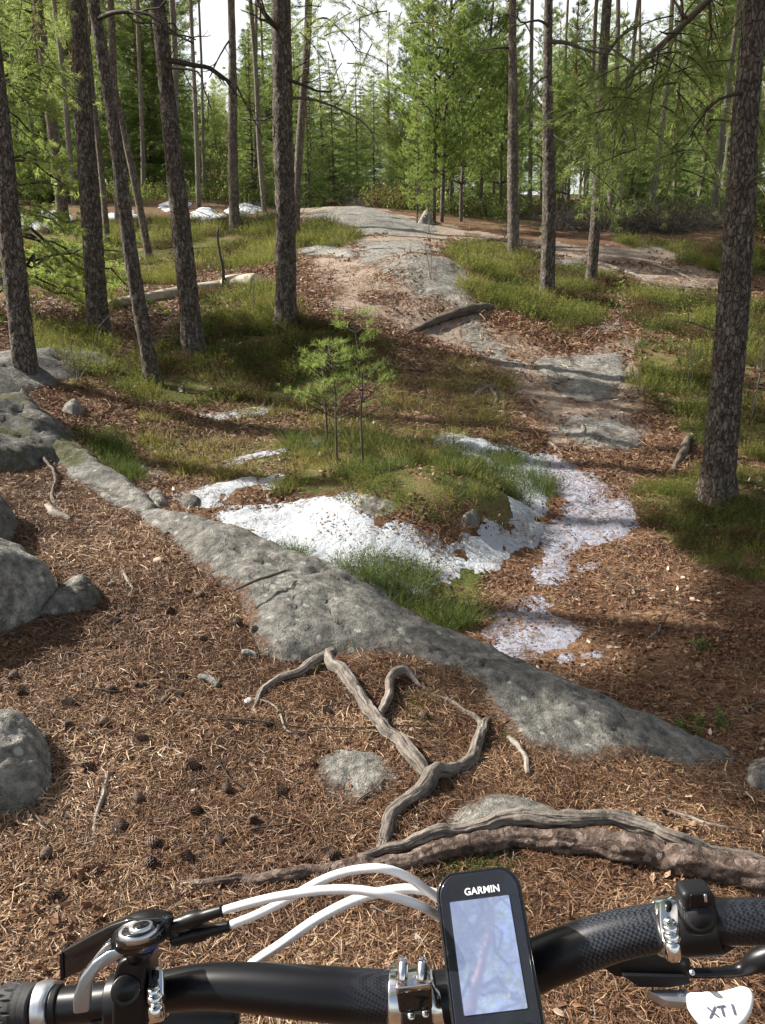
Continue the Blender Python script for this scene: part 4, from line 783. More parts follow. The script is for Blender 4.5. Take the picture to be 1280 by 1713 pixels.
def branch_part(root, base, pts, r0, r1, mat=None, name='branch', subs=0, seed=0, sub_len=.35):
    """pts: world points of a dead limb; base: location of the tree"""
    A = cat_rom(np.array(pts), .06); A[:, :3] += .02*np.stack([fbm(A[:, 0]*3, A[:, 2]*3, s_, 3, seed) for s_ in (0, 4, 8)], -1)
    n = len(A); acc = Acc(); V, F = tube(A-np.array(base), np.linspace(r0, r1, n), 7); acc.add(V, F, 0, .5); r = np.random.default_rng(seed)
    for _ in range(subs):
        i = r.integers(n//4, n-1); d = nrm(nrm(A[min(i+1, n-1)]-A[i-1])+.9*r.normal(size=3)+np.array([0, 0, .1])); L = sub_len*r.uniform(.4, 1.3); m = 6
        p = A[i]+d*np.linspace(0, L, m)[:, None]; p += .05*L*np.cumsum(r.normal(size=(m, 3)), 0); V, F = tube(p-np.array(base), np.linspace(r1*1.1, r1*.4, m), 4); acc.add(V, F, 0, .5)
        for __ in range(2):
            q = p[r.integers(2, m)]; d2 = nrm(d+r.normal(size=3)); V, F = tube(np.array([q, q+d2*L*.3, q+d2*L*.5+r.normal(size=3)*.02])-np.array(base), [r1*.5, r1*.4, r1*.25], 3); acc.add(V, F, 0, .5)
    me = acc.mesh(name, [mat or G_TWIG]); return link(name, me, root)
NEAR_TREES = [  # base u, v, u at the top edge of the picture, width px low, width px at top, label, category words
 (45, 634, -22, 42, 30, 'dark leaning pine trunk at the left edge behind the mossy boulder'),
 (165, 560, 128, 38, 29, 'straight pine with one pale sunlit flank, second from the left edge'),
 (260, 645, 156, 27, 20, 'slender leaning pine whose foot stands lowest of the left group'),
 (325, 594, 264, 37, 27, 'pine right of the slender leaning one, with dead branches high up'),
 (477, 546, 470, 38, 36, 'thick rough barked pine standing left of the path'),
 (1200, 838, 1266, 58, 44, 'big reddish flaking pine at the right edge in front of all others'),
 (915, 502, 918, 26, 15, 'dark straight pine in the heather island right of the path'),
 (860, 434, 858, 21, 14, 'straight pine behind the heather island with a pale foot'),
 (988, 478, 1016, 20, 17, 'pine with an orange upper trunk beside the right hand path'),
 (493, 398, 517, 15, 14, 'pale sunlit pine behind the thick one beside the path'),
 (393, 386, 387, 19, 13, 'pine with exposed roots at the edge of the knoll'),
 (108, 380, 62, 21, 19, 'pine with a sunlit reddish trunk in the left background'),
 (252, 436, 160, 14, 11, 'thin pale leaning trunk between the left group of pines'),
 (180, 410, 140, 11, 9, 'thin trunk behind the second pine from the left edge'),
 (199, 380, 185, 15, 12, 'trunk half hidden behind the slender leaning pine'),
]
TREES = {}
def high_crown_xy(b, top, H): return b[:2]+(top[:2]-b[:2])/(top[2]-b[2])*H
TR_SPEC = []
for i, (u, v, ut, w0, w1, lb) in enumerate(NEAR_TREES):
    b = hit(u, v); t = proj(b)[2]; top = at_y(ut, 0, b[1]+.2); r0 = w0/F_PX*t/2*.88; r1 = w1/F_PX*proj(top)[2]/2*.9
    Ht = RNG.uniform(13.5, 17); full = b+(top-b)/(top[2]-b[2])*Ht; full[:2] = b[:2]+(full[:2]-b[:2])*.55+(top[:2]-b[:2])*.45*0+(top[:2]-b[:2])/(top[2]-b[2])*Ht*.0
    f_t = (top[2]-b[2]); path = np.array([[0, 0, -.12], (top-b)*.33+np.array([.02*RNG.normal(), 0, 0]), (top-b)*.66, top-b, (top-b)+np.array([(top-b)[0]/f_t*(Ht-f_t)*.7, .1, Ht-f_t])])
    rad = np.array([r0*1.02, r0*.97, (r0+r1)/2, r1, .035]); near_ = t < 14
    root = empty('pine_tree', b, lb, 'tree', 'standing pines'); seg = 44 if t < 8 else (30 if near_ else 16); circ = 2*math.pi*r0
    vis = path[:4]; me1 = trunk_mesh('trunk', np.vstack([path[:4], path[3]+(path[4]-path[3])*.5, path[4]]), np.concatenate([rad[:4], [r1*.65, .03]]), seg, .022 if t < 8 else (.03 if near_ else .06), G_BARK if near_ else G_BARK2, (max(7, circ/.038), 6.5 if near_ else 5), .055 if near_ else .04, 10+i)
    link('trunk', me1, root); TREES[i] = (root, b, top, path[4]+b, r0)
def tp(i, v, off=0):     # point on trunk i at picture height v, for limbs
    root, b, top, full, r0 = TREES[i]
    z = at_y(640, v, b[1])[2]; k = (z-b[2])/(top[2]-b[2]); return b+(top-b)*k
def limb(i, pix, r0, r1, subs=3, dy=0.0, seed=0, mat=None, sub_len=.35):
    root, b, top, full, _ = TREES[i]; p0 = tp(i, pix[0][1]); pts = [p0]+[at_y(u, v, b[1]+dy*(k+1)) for k, (u, v) in enumerate(pix[1:])]
    branch_part(root, b, pts, r0, r1, mat, 'branch', subs, seed, sub_len)
limb(3, [(300, 95), (325, 108), (352, 112), (372, 125), (388, 138)], .028, .014, 2, .05, 1)
limb(3, [(300, 112), (330, 118), (340, 145), (355, 185)], .014, .006, 2, -.05, 2)
limb(3, [(278, 45), (310, 60), (330, 70)], .014, .006, 3, .0, 3)
limb(2, [(168, 25), (200, 20), (238, 20), (262, 30), (300, 58), (325, 72)], .022, .008, 5, -.05, 4)
limb(4, [(470, 50), (448, 30), (432, 5), (424, -30)], .03, .015, 3, .0, 5)
limb(4, [(480, 128), (505, 142), (530, 152), (555, 152)], .022, .008, 2, .05, 6)
limb(4, [(480, 160), (520, 165), (560, 178), (600, 200), (625, 222)], .018, .007, 3, .1, 7, G_DEAD)
limb(9, [(510, 40), (545, 30), (580, 60), (600, 90)], .02, .008, 6, .1, 8); limb(4, [(470, 180), (440, 200), (408, 195)], .01, .005, 2, .1, 9)
limb(10, [(392, 60), (370, 90), (350, 130)], .02, .01, 4, .1, 10); limb(10, [(392, 130), (420, 190), (440, 230)], .02, .008, 4, .1, 11)
limb(6, [(918, 65), (950, 72), (985, 85), (1025, 92)], .03, .01, 5, .1, 12, G_DEAD, .5); limb(6, [(918, 40), (900, 35), (870, 38), (865, 20)], .02, .008, 4, .0, 13)
limb(6, [(918, 120), (895, 140), (880, 165)], .015, .006, 3, .0, 14); limb(6, [(918, 215), (945, 235), (975, 218)], .012, .005, 3, -.1, 15)
limb(7, [(860, 75), (830, 80), (790, 85)], .02, .007, 4, .2, 16); limb(7, [(860, 25), (838, 22), (832, 40)], .016, .007, 2, .2, 17)
limb(8, [(1010, 90), (1040, 60), (1070, 40)], .03, .012, 5, .2, 18); limb(8, [(1000, 190), (1040, 180), (1060, 150)], .02, .008, 4, .2, 19)
limb(5, [(1240, 150), (1200, 170), (1165, 205), (1150, 230)], .012, .004, 4, .1, 20, None, .25)
limb(5, [(1220, 330), (1262, 300), (1300, 290)], .01, .004, 3, -.1, 21, G_DEAD, .25); limb(5, [(1215, 560), (1180, 545), (1140, 535)], .006, .003, 3, -.1, 22, G_DEAD, .2)

# ------------------------------------------------------------------ foliage
def needle_tris(C, D, n, L, W, spread, r, tint):
    K = len(C); d = nrm(D[:, None]+spread*r.normal(size=(K, n, 3))).reshape(-1, 3); c = np.repeat(C, n, 0)+.15*L*r.normal(size=(K*n, 3))
    s = nrm(np.cross(d, r.normal(size=(K*n, 3))))*W/2; l = (L*r.uniform(.6, 1.2, K*n))[:, None]
    V = np.stack([c-s, c+s, c+d*l], 1).reshape(-1, 3); F = np.arange(len(V)).reshape(-1, 3)
    return V, F, np.repeat(np.clip(np.repeat(tint, n)+.12*r.normal(size=K*n), 0, 1), 3)
def conifer(seed, H, z0, Lmax, kind, n_per=9, nl=.10, nw=.012, dz=.42, per=5, mats=None, top_taper=1.0, dens=1.0, droop=0.0):
    r = np.random.default_rng(seed); C, D, T = [], [], []; acc = Acc(); z = z0
    while z < H-.1:
        f = (z-z0)/(H-z0); L0 = Lmax*((1-f)**top_taper if kind != 'high' else math.sin(math.pi*min(1, .25+.75*f))**.8*1.0)+.12
        if kind == 'pine': L0 *= min(1, .55+1.6*f)
        for k in range(max(2, int(per*r.uniform(.7, 1.2)))):
            if r.random() > dens: continue
            a = r.random()*6.28; L = L0*r.uniform(.6, 1.15); up = {'pine': .45, 'spruce': -.12, 'high': .25}[kind]+.18*r.normal()
            d = nrm(np.array([math.cos(a), math.sin(a), up])); m = max(4, int(L/.22)+2); t = np.linspace(0, 1, m)[:, None]
            p = np.array([0, 0, z])+d*L*t+np.array([0, 0, 1.0])*(-droop*L*t**2+(.22*L*t**2 if kind == 'pine' else 0)+(.12*L*t**3 if kind == 'spruce' else 0))
            p[1:] += .03*r.normal(size=(m-1, 3))*L
            V, F = tube(p, np.linspace(.010+.009*L, .004, m), 3, caps=False); acc.add(V, F, 1, .4)
            side = np.array([-d[1], d[0], 0]); tb = r.random()
            cnt = max(3, int(L/(.085 if kind == 'spruce' else .11)))
            for q in np.linspace(.18 if kind == 'spruce' else (.35 if kind == 'pine' else .3), 1, cnt):
                b = p[0]+(p[-1]-p[0])*q; i = q*(m-1); i0 = min(int(i), m-2); b = p[i0]+(p[i0+1]-p[i0])*(i-i0)
                wq = (1-q)*.42*L+.06 if kind == 'spruce' else (.32*L*(1-abs(q-.6))+.05)
                for sg in (-1, 1):
                    w_ = wq*r.uniform(.35, 1.1); e = nrm(d*.7+side*sg+np.array([0, 0, .25 if kind != 'spruce' else -.15])+.25*r.normal(size=3)); ns = max(1, int(w_/.11))
                    for s_ in range(ns):
                        C.append(b+e*w_*(s_+1)/ns); D.append(e+np.array([0, 0, .35 if kind != 'spruce' else -.25])); T.append(.25+.5*tb*.6+.35*r.random())
            C.append(p[-1]); D.append(d); T.append(.8)
        z += dz*r.uniform(.6, 1.2)
    C, D, T = np.array(C), nrm(np.array(D)), np.array(T)
    V, F, tt = needle_tris(C, D, n_per, nl, nw, .55 if kind != 'spruce' else .45, r, T); acc.add(V, F, 0, tt)
    return acc.mesh('crown', list(mats or [G_PINE, G_TWIG]), False)
def stem_mesh(H, r0, seed, mat, seg=9, top=.012, bend=.12):
    r = np.random.default_rng(seed); zs = np.linspace(-.3, H, 9); x = np.cumsum(r.normal(size=9))*bend*.3; y = np.cumsum(r.normal(size=9))*bend*.3; x -= x[0]; y -= y[0]
    A = cat_rom(np.c_[x, y, zs, np.linspace(r0, top, 9)], H/26); TH = None
    V, F = tube(A[:, :3], A[:, 3], seg, lambda TH, S, R: R*.09*noise(TH*2, S*5, 0, seed)); at = .5+.5*noise(np.arange(len(V))*.7, 0, 0, seed)
    return mesh_of('trunk', V, F, mat, attrs={'plate': at})
YP = [conifer(10+i, 7.0, .9, 1.35, 'pine', 14, .10, .012, .38, 7, (G_YOUNG, G_TWIG)) for i in range(3)]
MP = [conifer(20+i, 13.0, 3.0, 2.0, 'pine', 9, .15, .018, .62, 6, (G_PINE, G_TWIG), .8) for i in range(4)]
SPR = [conifer(30+i, 9.0, .6, 1.75, 'spruce', 7, .10, .016, .36, 7, (G_SPRUCE, G_TWIG)) for i in range(3)]
HP = [conifer(40+i, 16.0, 9.0, 2.3, 'high', 8, .16, .017, .65, 6, (G_PINE, G_TWIG), 1.0, .7) for i in range(3)]
HD = [conifer(48+i, 16.0, 8.5, 2.3, 'high', 15, .19, .022, .5, 8, (G_PINE, G_TWIG)) for i in range(2)]
LT = [stem_mesh(H_, r_, 60+i, G_BARK2) for i, (H_, r_) in enumerate([(7, .05), (13, .12), (9, .10), (16, .14)])]
G_BARKP = mat_bark('painted_sunlit_bark', ((.08, .068, .058), (.25, .215, .185), (.55, .50, .44)), (.42, .24, .13), (4.5, 8))  # pale tones paint sunlight into the bark of the background trunks
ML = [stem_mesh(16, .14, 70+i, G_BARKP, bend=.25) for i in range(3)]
KIND = {'yp': ('young_pine', YP, LT[0], 7.0, .05), 'mp': ('pine_tree', MP, LT[1], 13.0, .12), 'sp': ('spruce_tree', SPR, LT[2], 9.0, .10), 'hp': ('pine_tree', HP, None, 16.0, .14), 'hd': ('pine_tree', HD, None, 16.0, .14)}
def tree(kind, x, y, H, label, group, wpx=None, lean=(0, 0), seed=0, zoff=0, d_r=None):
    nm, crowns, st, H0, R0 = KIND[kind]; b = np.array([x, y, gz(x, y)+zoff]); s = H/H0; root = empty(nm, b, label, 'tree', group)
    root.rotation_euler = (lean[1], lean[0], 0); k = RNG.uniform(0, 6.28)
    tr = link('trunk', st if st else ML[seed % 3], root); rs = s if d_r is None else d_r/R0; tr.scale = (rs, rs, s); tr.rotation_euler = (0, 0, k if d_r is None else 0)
    cr = link('crown', crowns[seed % len(crowns)], root); cr.scale = (s, s, s); cr.rotation_euler = (0, 0, k)
    return root
for i, (root, b, top, full, r0) in TREES.items():     # crowns of the standing pines, above the picture
    cr = link('crown', HP[i % 3], root); cr.location = (0, 0, 0); L = full-b; s = L[2]/16.0
    ax = math.atan2(L[0], L[2]); cr.rotation_euler = (0, ax, 0) if False else (0, math.atan2(L[0], L[2]), 0); cr.scale = (s, s, s)
    cr.location = (0, 0, 0)

# ------------------------------------------------------------------ trees farther off
def at_d(u, d): return (u-640)/F_PX*(d*CP-(.9-HC)*SP*-1*0), d
BG = [ # u, distance, u at the top edge, width px, label
 (305, 22, 288, 12, 'trunk showing beside the pine with dead branches'), (335, 27, 318, 8, 'thin grey trunk at the foot of the hillside'), (345, 30, 335, 5, 'very thin pale trunk at the foot of the hillside'),
 (445, 24, 420, 9, 'pine left of the thick pine, set back on the knoll'), (428, 30, 428, 7, 'thin trunk between two pines left of the knoll'), (130, 28, 95, 10, 'pale trunk left of the second pine'),
 (78, 30, 24, 9, 'slim leaning trunk in the far left background'), (245, 30, 228, 8, 'slim orange trunk on the hillside'), (262, 34, 258, 7, 'slim trunk high on the hillside'), (160, 33, 150, 7, 'slim trunk below the hillside'),
 (884, 26, 890, 8, 'white sunlit trunk behind the straight pine with the pale foot'), (1018, 22, 1034, 9, 'white sunlit trunk behind the pine with the orange top'), (978, 27, 1000, 9, 'slim white trunk left of the orange topped pine'),
 (1027, 24, 1068, 8, 'slim leaning trunk with a white flank in the right thicket'), (1086, 24, 1128, 10, 'leaning white birch like pine trunk right of the centre thicket'), (1190, 25, 1240, 11, 'leaning white trunk left of the big reddish pine'),
 (1125, 30, 1140, 7, 'thin dark trunk between the two leaning white ones'), (1060, 34, 1075, 6, 'thin trunk deep in the right thicket'), (940, 30, 950, 6, 'thin pale trunk behind the heather island'), (655, 45, 652, 12, 'tall old pine far beyond the knoll'),
 (1150, 36, 1160, 6, 'thin trunk far behind the brushwood'), (1262, 28, 1300, 9, 'trunk behind the big reddish pine')]
for i, (u, d, ut, wpx, lb) in enumerate(BG):
    x = (u-640)/F_PX*d*CP; x = (u-640)/F_PX*(d*CP+.2); tr_ = at_y(ut, 0, d); z0 = gz(x, d); ln = math.atan2(tr_[0]-x, tr_[2]-z0)
    tree('hp' if u != 655 else 'mp', x, d, 15+RNG.normal() if u != 655 else at_y(655, 85, d)[2]-gz(x, d), lb, 'slender background trunks', lean=(ln, 0), seed=i, d_r=wpx/F_PX*d/2)
YPL = [ # thin young pines right of the knoll: u, d, H, label
 (697, 19.5, 2.6, 'shortest bare stemmed young pine right of the knoll'), (726, 20, 5.2, 'young pine with bare thin stem, second from the knoll'), (737, 20.5, 7.6, 'tallest thin young pine beside the knoll path'),
 (770, 21.5, 6.3, 'bushy thin stemmed young pine right of the tallest one'), (751, 24, 6.8, 'young pine behind the tallest thin one'), (800, 24, 7.3, 'bushy young pine in the middle of the bright thicket'),
 (832, 25, 6.8, 'bushy young pine left of the straight pine'), (712, 26, 6.5, 'bushy bright young pine at the left edge of the thicket'), (675, 27, 4.6, 'low bright young pine beside the knoll top'), (690, 31, 6.6, 'bright young pine rising behind the low one'),
 (520, 30, 4.6, 'bright green young spruce left of the knoll top'), (562, 31, 4.8, 'wide bright green young spruce behind the knoll'), (545, 36, 6.0, 'darker young spruce between the two bright ones'), (598, 37, 5.2, 'slim young spruce right of the wide bright one'), (505, 36, 5.8, 'young spruce beside the pale trunk'),
 (625, 40, 5.0, 'small dark spruce at the end of the path'), (900, 28, 6.5, 'bushy young pine between the two straight pines'), (945, 26, 5.5, 'young pine right of the dark straight pine'), (1050, 27, 5.0, 'young spruce in the right thicket'), (1105, 26, 4.5, 'bright young spruce near the leaning white trunk'),
 (1160, 30, 6.0, 'young spruce behind the brushwood'), (1225, 27, 5.0, 'young spruce left of the big reddish pine'), (1280, 24, 5.5, 'young spruce right of the big reddish pine'), (1010, 33, 6.8, 'tall bushy pine sapling deep in the thicket')]
for i, (u, d, H, lb) in enumerate(YPL):
    x = (u-640)/F_PX*d*.96; tree('sp' if 'spruce' in lb else 'yp', x, d, H, lb, 'young conifers of the thicket', seed=i)
SKY = [(0, -50), (320, -50), (330, 60), (350, 150), (395, 110), (430, -50), (500, -50), (540, 60), (560, 130), (590, 130), (640, 120), (665, 210), (705, 210), (715, 70), (760, 30), (790, -50), (2000, -50)]
def sky_v(u): return float(np.interp(u, [a for a, b in SKY], [b for a, b in SKY]))
n = 0; k = 0
LAND = [(-90, 'left of the leftmost leaning pine'), (45, 'behind the leftmost leaning pine'), (110, 'behind the pine with the reddish trunk'), (150, 'behind the second pine from the left'), (210, 'behind the slender leaning pine'), (275, 'behind the pine with dead branches'), (345, 'above the snow drifts'), (395, 'behind the pine with exposed roots'), (475, 'behind the thick pine by the path'),
 (530, 'left of the knoll top'), (590, 'straight behind the knoll'), (655, 'beside the tall old pine beyond the knoll'), (715, 'behind the thin young pines'), (770, 'in the bright thicket'), (830, 'just left of the straight pine'), (890, 'between the two straight pines'), (950, 'right of the dark straight pine'), (1015, 'behind the orange topped pine'), (1080, 'near the leaning white trunk'), (1140, 'behind the brushwood'), (1190, 'by the second leaning white trunk'), (1250, 'behind the big reddish pine'), (1340, 'right of the big reddish pine')]
def wood_label(kind, u, d, H):
    place = min(LAND, key=lambda a: abs(a[0]-u))[1]; k = {'mp': 'dark green pine', 'sp': 'dense dark spruce', 'yp': 'light green young pine'}[kind]
    if kind == 'yp': k = 'light young pine'
    return ('tall ' if H > 9.5 else 'low ' if H < 5 else '')+k+(' deep in the wood ' if d > 48 else ' ')+place
WORDS = {'mp': 'tall dark green pine in the depth of the wood', 'sp': 'dense dark spruce in the depth of the wood', 'yp': 'light green young pine filling the wood behind'}
while n < 165 and k < 4000:
    k += 1; u = RNG.uniform(-160, 1440); d = 27+45*RNG.random()**.8
    if n > 140: u = RNG.uniform(-60, 460)
    x = (u-640)/F_PX*d*.96; z0 = gz(x, d); vt = sky_v(u); vr = min(sky_v(u-25), sky_v(u+25)); vt = max(vt, sky_v(u-18), sky_v(u+18)); zmax = at_y(u, vt, d)[2]-z0
    kind = RNG.choice(['mp', 'sp', 'yp'], p=[.45, .38, .17])
    H = {'mp': RNG.uniform(10, 15), 'sp': RNG.uniform(6, 12), 'yp': RNG.uniform(4, 8)}[kind]
    if vt > -40:
        H = min(H, zmax*RNG.uniform(.8, 1.0))
        if H < 2.2: continue
        if kind == 'mp' and H < 9: kind = 'yp' if RNG.random() < .5 else 'sp'
    if d < 31 and (470 < u < 700 or (u < 420 and kind == 'mp')): continue
    if u < 460 and (d < 27 or (d < 34 and kind == 'yp')): continue
    tree(kind, x, d, H, wood_label(kind, u, d, H), {'mp': 'tall pines in the wood', 'sp': 'spruces in the wood', 'yp': 'young pines in the wood'}[kind], seed=int(n)); n += 1
# the wood that reads as one mass beyond, all round
m_ = 340; a = np.concatenate([np.radians(RNG.uniform(-42, 42, m_)), np.radians(RNG.uniform(42, 318, 160))]); rr = np.concatenate([72+75*RNG.random(m_)**.7, 30+60*RNG.random(160)]); px, py = rr*np.sin(a), rr*np.cos(a); pz = ground(px, py, False)
uu = 640+F_PX*px/np.maximum(py, 1)/.96; hmax = np.array([ (at_y(U, sky_v(U), max(Y, 1))[2]-Z) if 320 < U < 790 and Y > 0 else 99 for U, Y, Z in zip(uu, py, pz)])
vid = RNG.integers(0, 7, len(px)); hs = np.array([13., 13, 13, 13, 9, 9, 9])[vid]; sc = np.minimum(RNG.uniform(.9, 1.3, len(px)), hmax/hs); ok = sc > .25
scatter('distant_forest', np.stack([px, py, pz], -1)[ok], np.stack([0*px, 0*px, RNG.uniform(0, 6.28, len(px))], -1)[ok], sc[ok], MP+SPR, 'distant coniferous forest closing the view behind the trees', vid[ok])
# unseen pines outside the frame, some added for shade and the screen's reflection
OFF = [(-20, 26, 16), (9, 9, 15), (11, 14, 16), (4.5, -3.5, 15), (-4, -5, 16), (8, 3, 15), (-8, -1, 16), (-1.6, -4.4, 16), (1.5, -7, 15), (14, 20, 16), (12, 4, 15)]
for i, (x, y, H) in enumerate(OFF):
    tree('hp', x, y, H, 'pine standing just outside the picture beside the slope', 'pines around the slope', seed=i, d_r=.13)

tree('hd', -8.2, 7.3, 13.5, 'unseen dense pine beside the near slope, added to shade the hollow', 'pines around the slope', seed=0, d_r=.13)  # unseen, added so its dense crown shades the right of the hollow
tree('hd', -7.75, 8.6, 13.5, 'unseen dense pine behind the near slope, added to shade the hollow', 'pines around the slope', seed=1, d_r=.13)  # second unseen crown, added to deepen the same shade
tree('mp', -7.1, 11.0, 9, 'unseen bushy lower pine added to shade the ground by the leaning pines', 'pines around the slope', seed=2)  # unseen, added to throw a shade band below the leaning pines
# left spruce with drooping green branches
c = hit(60, 455); sx, sy = (28-640)/F_PX*10.5*.96, 10.5
NS = conifer(77, 5.2, .5, 1.5, 'spruce', 20, .075, .008, .30, 8, (G_YOUNG, G_TWIG), .8, .85, .25); sp = empty('spruce_tree', (sx, sy, gz(sx, sy)), 'green spruce with drooping sunlit branches at the left edge', 'tree', None)
link('trunk', LT[2], sp).scale = (.42, .42, .56); link('crown', NS, sp)
# pine saplings on the mossy mound
def sapling(u, v, pts, H_px, label, seed):
    b = hit(u, v); t = proj(b)[2]; root = empty('pine_sapling', b, label, 'sapling', 'pine saplings on the mossy mound'); W = np.array([at_y(a, b_, b[1]+.03*i*RNG.normal()) for i, (a, b_) in enumerate(pts)])
    W = np.vstack([b-np.array([0, 0, .05]), W]); A = cat_rom(W-b, .03); V, F = tube(A, np.linspace(.010, .003, len(A)), 7); link('stem', mesh_of('stem', V, F, G_TWIG, attrs={'grain': np.zeros(len(V))+.5}), root)
    r = np.random.default_rng(seed); C, D, T = [], [], []; acc = Acc(); n = len(A); h0 = .38
    for q in np.linspace(h0, .99, 8):
        i = int(q*(n-1)); p = A[i]
        for k in range(r.integers(2, 4)):
            a_ = r.random()*6.28; L = (.36*(1.15-q)+.05)*r.uniform(.7, 1.35); d = nrm(np.array([math.cos(a_), math.sin(a_), .35+.3*r.random()])); br = p+d*L*np.linspace(0, 1, 4)[:, None]+np.array([0, 0, .06])*L*(np.linspace(0, 1, 4)**2)[:, None]
            V, F = tube(br, np.linspace(.004, .002, 4), 4); acc.add(V, F, 1, .5)
            for s_ in (.62, .82, 1): C.append(br[0]+(br[-1]-br[0])*s_); D.append(d+np.array([0, 0, .5])); T.append(.3+.6*r.random())
            for s_ in (.7,):
                for sg in (-1, 1):
                    e = nrm(d+sg*.9*np.array([-d[1], d[0], 0])); o_ = br[0]+(br[-1]-br[0])*s_
                    for g_ in (.04, .08): C.append(o_+e*g_); D.append(e+np.array([0, 0, .5])); T.append(.3+.6*r.random())
    C.append(A[-1]); D.append(np.array([0, 0, 1.0])); T.append(1)
    V, F, tt = needle_tris(np.array(C), nrm(np.array(D)), 12, .05, .0026, .8, r, np.array(T)); acc.add(V, F, 0, tt); link('foliage', acc.mesh('foliage', [G_YOUNG, G_TWIG], False), root)
sapling(608, 786, [(604, 700), (606, 640), (598, 580), (590, 528)], 0, 'tallest and rightmost of the three pine saplings on the mound, with a bent stem', 1)
sapling(548, 745, [(546, 700), (543, 660), (541, 620), (538, 585)], 0, 'leftmost of the three pine saplings on the mound', 2)
sapling(564, 770, [(562, 715), (561, 660), (556, 610), (548, 575)], 0, 'middle sapling of the three on the mound, with the straightest stem', 3)
def little_bush(name, u, v, n, H, spread, mat, label, seed, leaf=.02, cat='bush', group=None):
    b = hit(u, v); r = np.random.default_rng(seed); acc = Acc()
    for k in range(n):
        d = nrm(np.array([r.normal()*spread, r.normal()*spread, 1.0])); L = H*r.uniform(.5, 1.1); p = d*L*np.linspace(0, 1, 6)[:, None]; p[1:] += .05*L*np.cumsum(r.normal(size=(5, 3)), 0)*.5
        V, F = tube(p, np.linspace(.005, .0015, 6), 4); acc.add(V, F, 1, .5)
        for _ in range(5):
            q = p[r.integers(2, 6)]; e = nrm(d+.9*r.normal(size=3)); pp = q+e*L*.3*np.linspace(0, 1, 3)[:, None]; V, F = tube(pp, np.linspace(.002, .001, 3), 3); acc.add(V, F, 1, .5)
            if leaf: V, F, tt = needle_tris(pp[1:], np.repeat(e[None], 2, 0), 4, leaf, leaf*.6, 1.0, r, r.random(2)); acc.add(V, F, 0, tt)
    root = empty(name, b, label, cat, group); link('foliage' if leaf else 'branches', acc.mesh('foliage', [mat, G_DEAD], False), root)
little_bush('bush', 1152, 660, 4, .75, .22, G_YOUNG, 'thin leafing shrub left of the big right hand pine', 5, .03); little_bush('bush', 1258, 700, 4, .95, .2, G_YOUNG, 'bare pale twiggy shrub right of the big right hand pine', 6, 0)
little_bush('bush', 1040, 555, 3, .5, .2, G_YOUNG, 'tiny leafing shrub beside the right hand path', 7, .03); little_bush('bush', 845, 400, 4, .7, .2, G_YOUNG, 'small leafing birch shrub at the foot of the straight pine', 8, .03)
little_bush('bush', 720, 470, 2, 1.1, .05, G_YOUNG, 'thin leafless sapling in the heather right of the path', 9, .02); little_bush('bush', 785, 480, 2, .7, .08, G_YOUNG, 'thin young shoot standing in the heather island', 10, .02)
little_bush('bush', 425, 525, 2, .35, .1, G_YOUNG, 'small bare sapling stick left of the thick pine', 11, 0); little_bush('bush', 130, 640, 5, .5, .5, G_YOUNG, 'bare grey twig spray beside the leftmost pine', 12, 0)
little_bush('bush', 995, 380, 5, 1.3, .2, G_YOUNG, 'leafing shrub in front of the right thicket', 14, .06); little_bush('bush', 958, 350, 6, 1.6, .2, G_YOUNG, 'bright leafing shrub behind the dark straight pine', 15, .08)
for i, (u, v) in enumerate([(1172, 1094), (1208, 1212), (1160, 1226)]):
    little_bush('spruce_sprig', u, v, 5, .07, .9, G_SPRUCE, ['fallen green conifer sprig on the hollow floor', 'fallen green sprig at the right near the rib end', 'lower of the two sprigs lying together at the right'][i], 30+i, .014, 'sprig')

# overhanging limb of the big right pine, with needles
root, b5, top5, full5, r5 = TREES[5]
limbp = np.array([at_y(1258, -90, 6.2), at_y(1205, -20, 6.3), at_y(1165, 18, 6.5), at_y(1118, 62, 6.7), at_y(1075, 100, 6.9), at_y(1050, 130, 7.0), at_y(1028, 160, 7.1)])
branch_part(root, b5, limbp, .030, .010, G_DEAD, 'branch', 10, 44, .5)
def needle_branch(tree_root, base, spots, n_tw, L, mat, seed, size=.07, wid=.004):
    r = np.random.default_rng(seed); acc = Acc(); C, D, T = [], [], []
    for (p, sp_) in spots:
        for _ in range(n_tw):
            d = nrm(np.array([r.normal(), r.normal()*.6, -.35+.5*r.normal()])); q = p+r.normal(size=3)*sp_; l = L*r.uniform(.5, 1.2); pts = q+d*l*np.linspace(0, 1, 5)[:, None]-np.array([0, 0, .25])*l*(np.linspace(0, 1, 5)**2)[:, None]
            V, F = tube(pts-base, np.linspace(.006, .002, 5), 4); acc.add(V, F, 1, .5)
            for t in np.linspace(.25, 1, 6):
                k = t*4; i = min(int(k), 3); c_ = pts[i]+(pts[i+1]-pts[i])*(k-i); C.append(c_-base); D.append(nrm(pts[i+1]-pts[i])+np.array([0, 0, .2])); T.append(r.random())
                e = nrm(d+r.normal(size=3)*.8); C.append(c_-base+e*.08); D.append(e); T.append(r.random())
    V, F, tt = needle_tris(np.array(C), nrm(np.array(D)), 16, size, wid, .6, r, np.array(T)); acc.add(V, F, 0, tt); return link('needle_branch', acc.mesh('needle_branch', [mat, G_TWIG], False), tree_root)
needle_branch(root, b5, [(p+np.array([.05, .1, -.1]), .12) for p in limbp[2:]]+[(at_y(u, v, y), .22) for u, v, y in [(1075, 175, 7.2), (1110, 130, 7), (1150, 100, 7), (1200, 60, 6.8), (1250, 40, 6.5), (1270, 120, 6.6), (1040, 200, 7.4), (1130, 200, 7.3), (1190, 140, 7), (1230, 0, 6.3), (1060, 240, 7.6), (1010, 240, 7.6)]], 7, .42, G_PINE, 9)
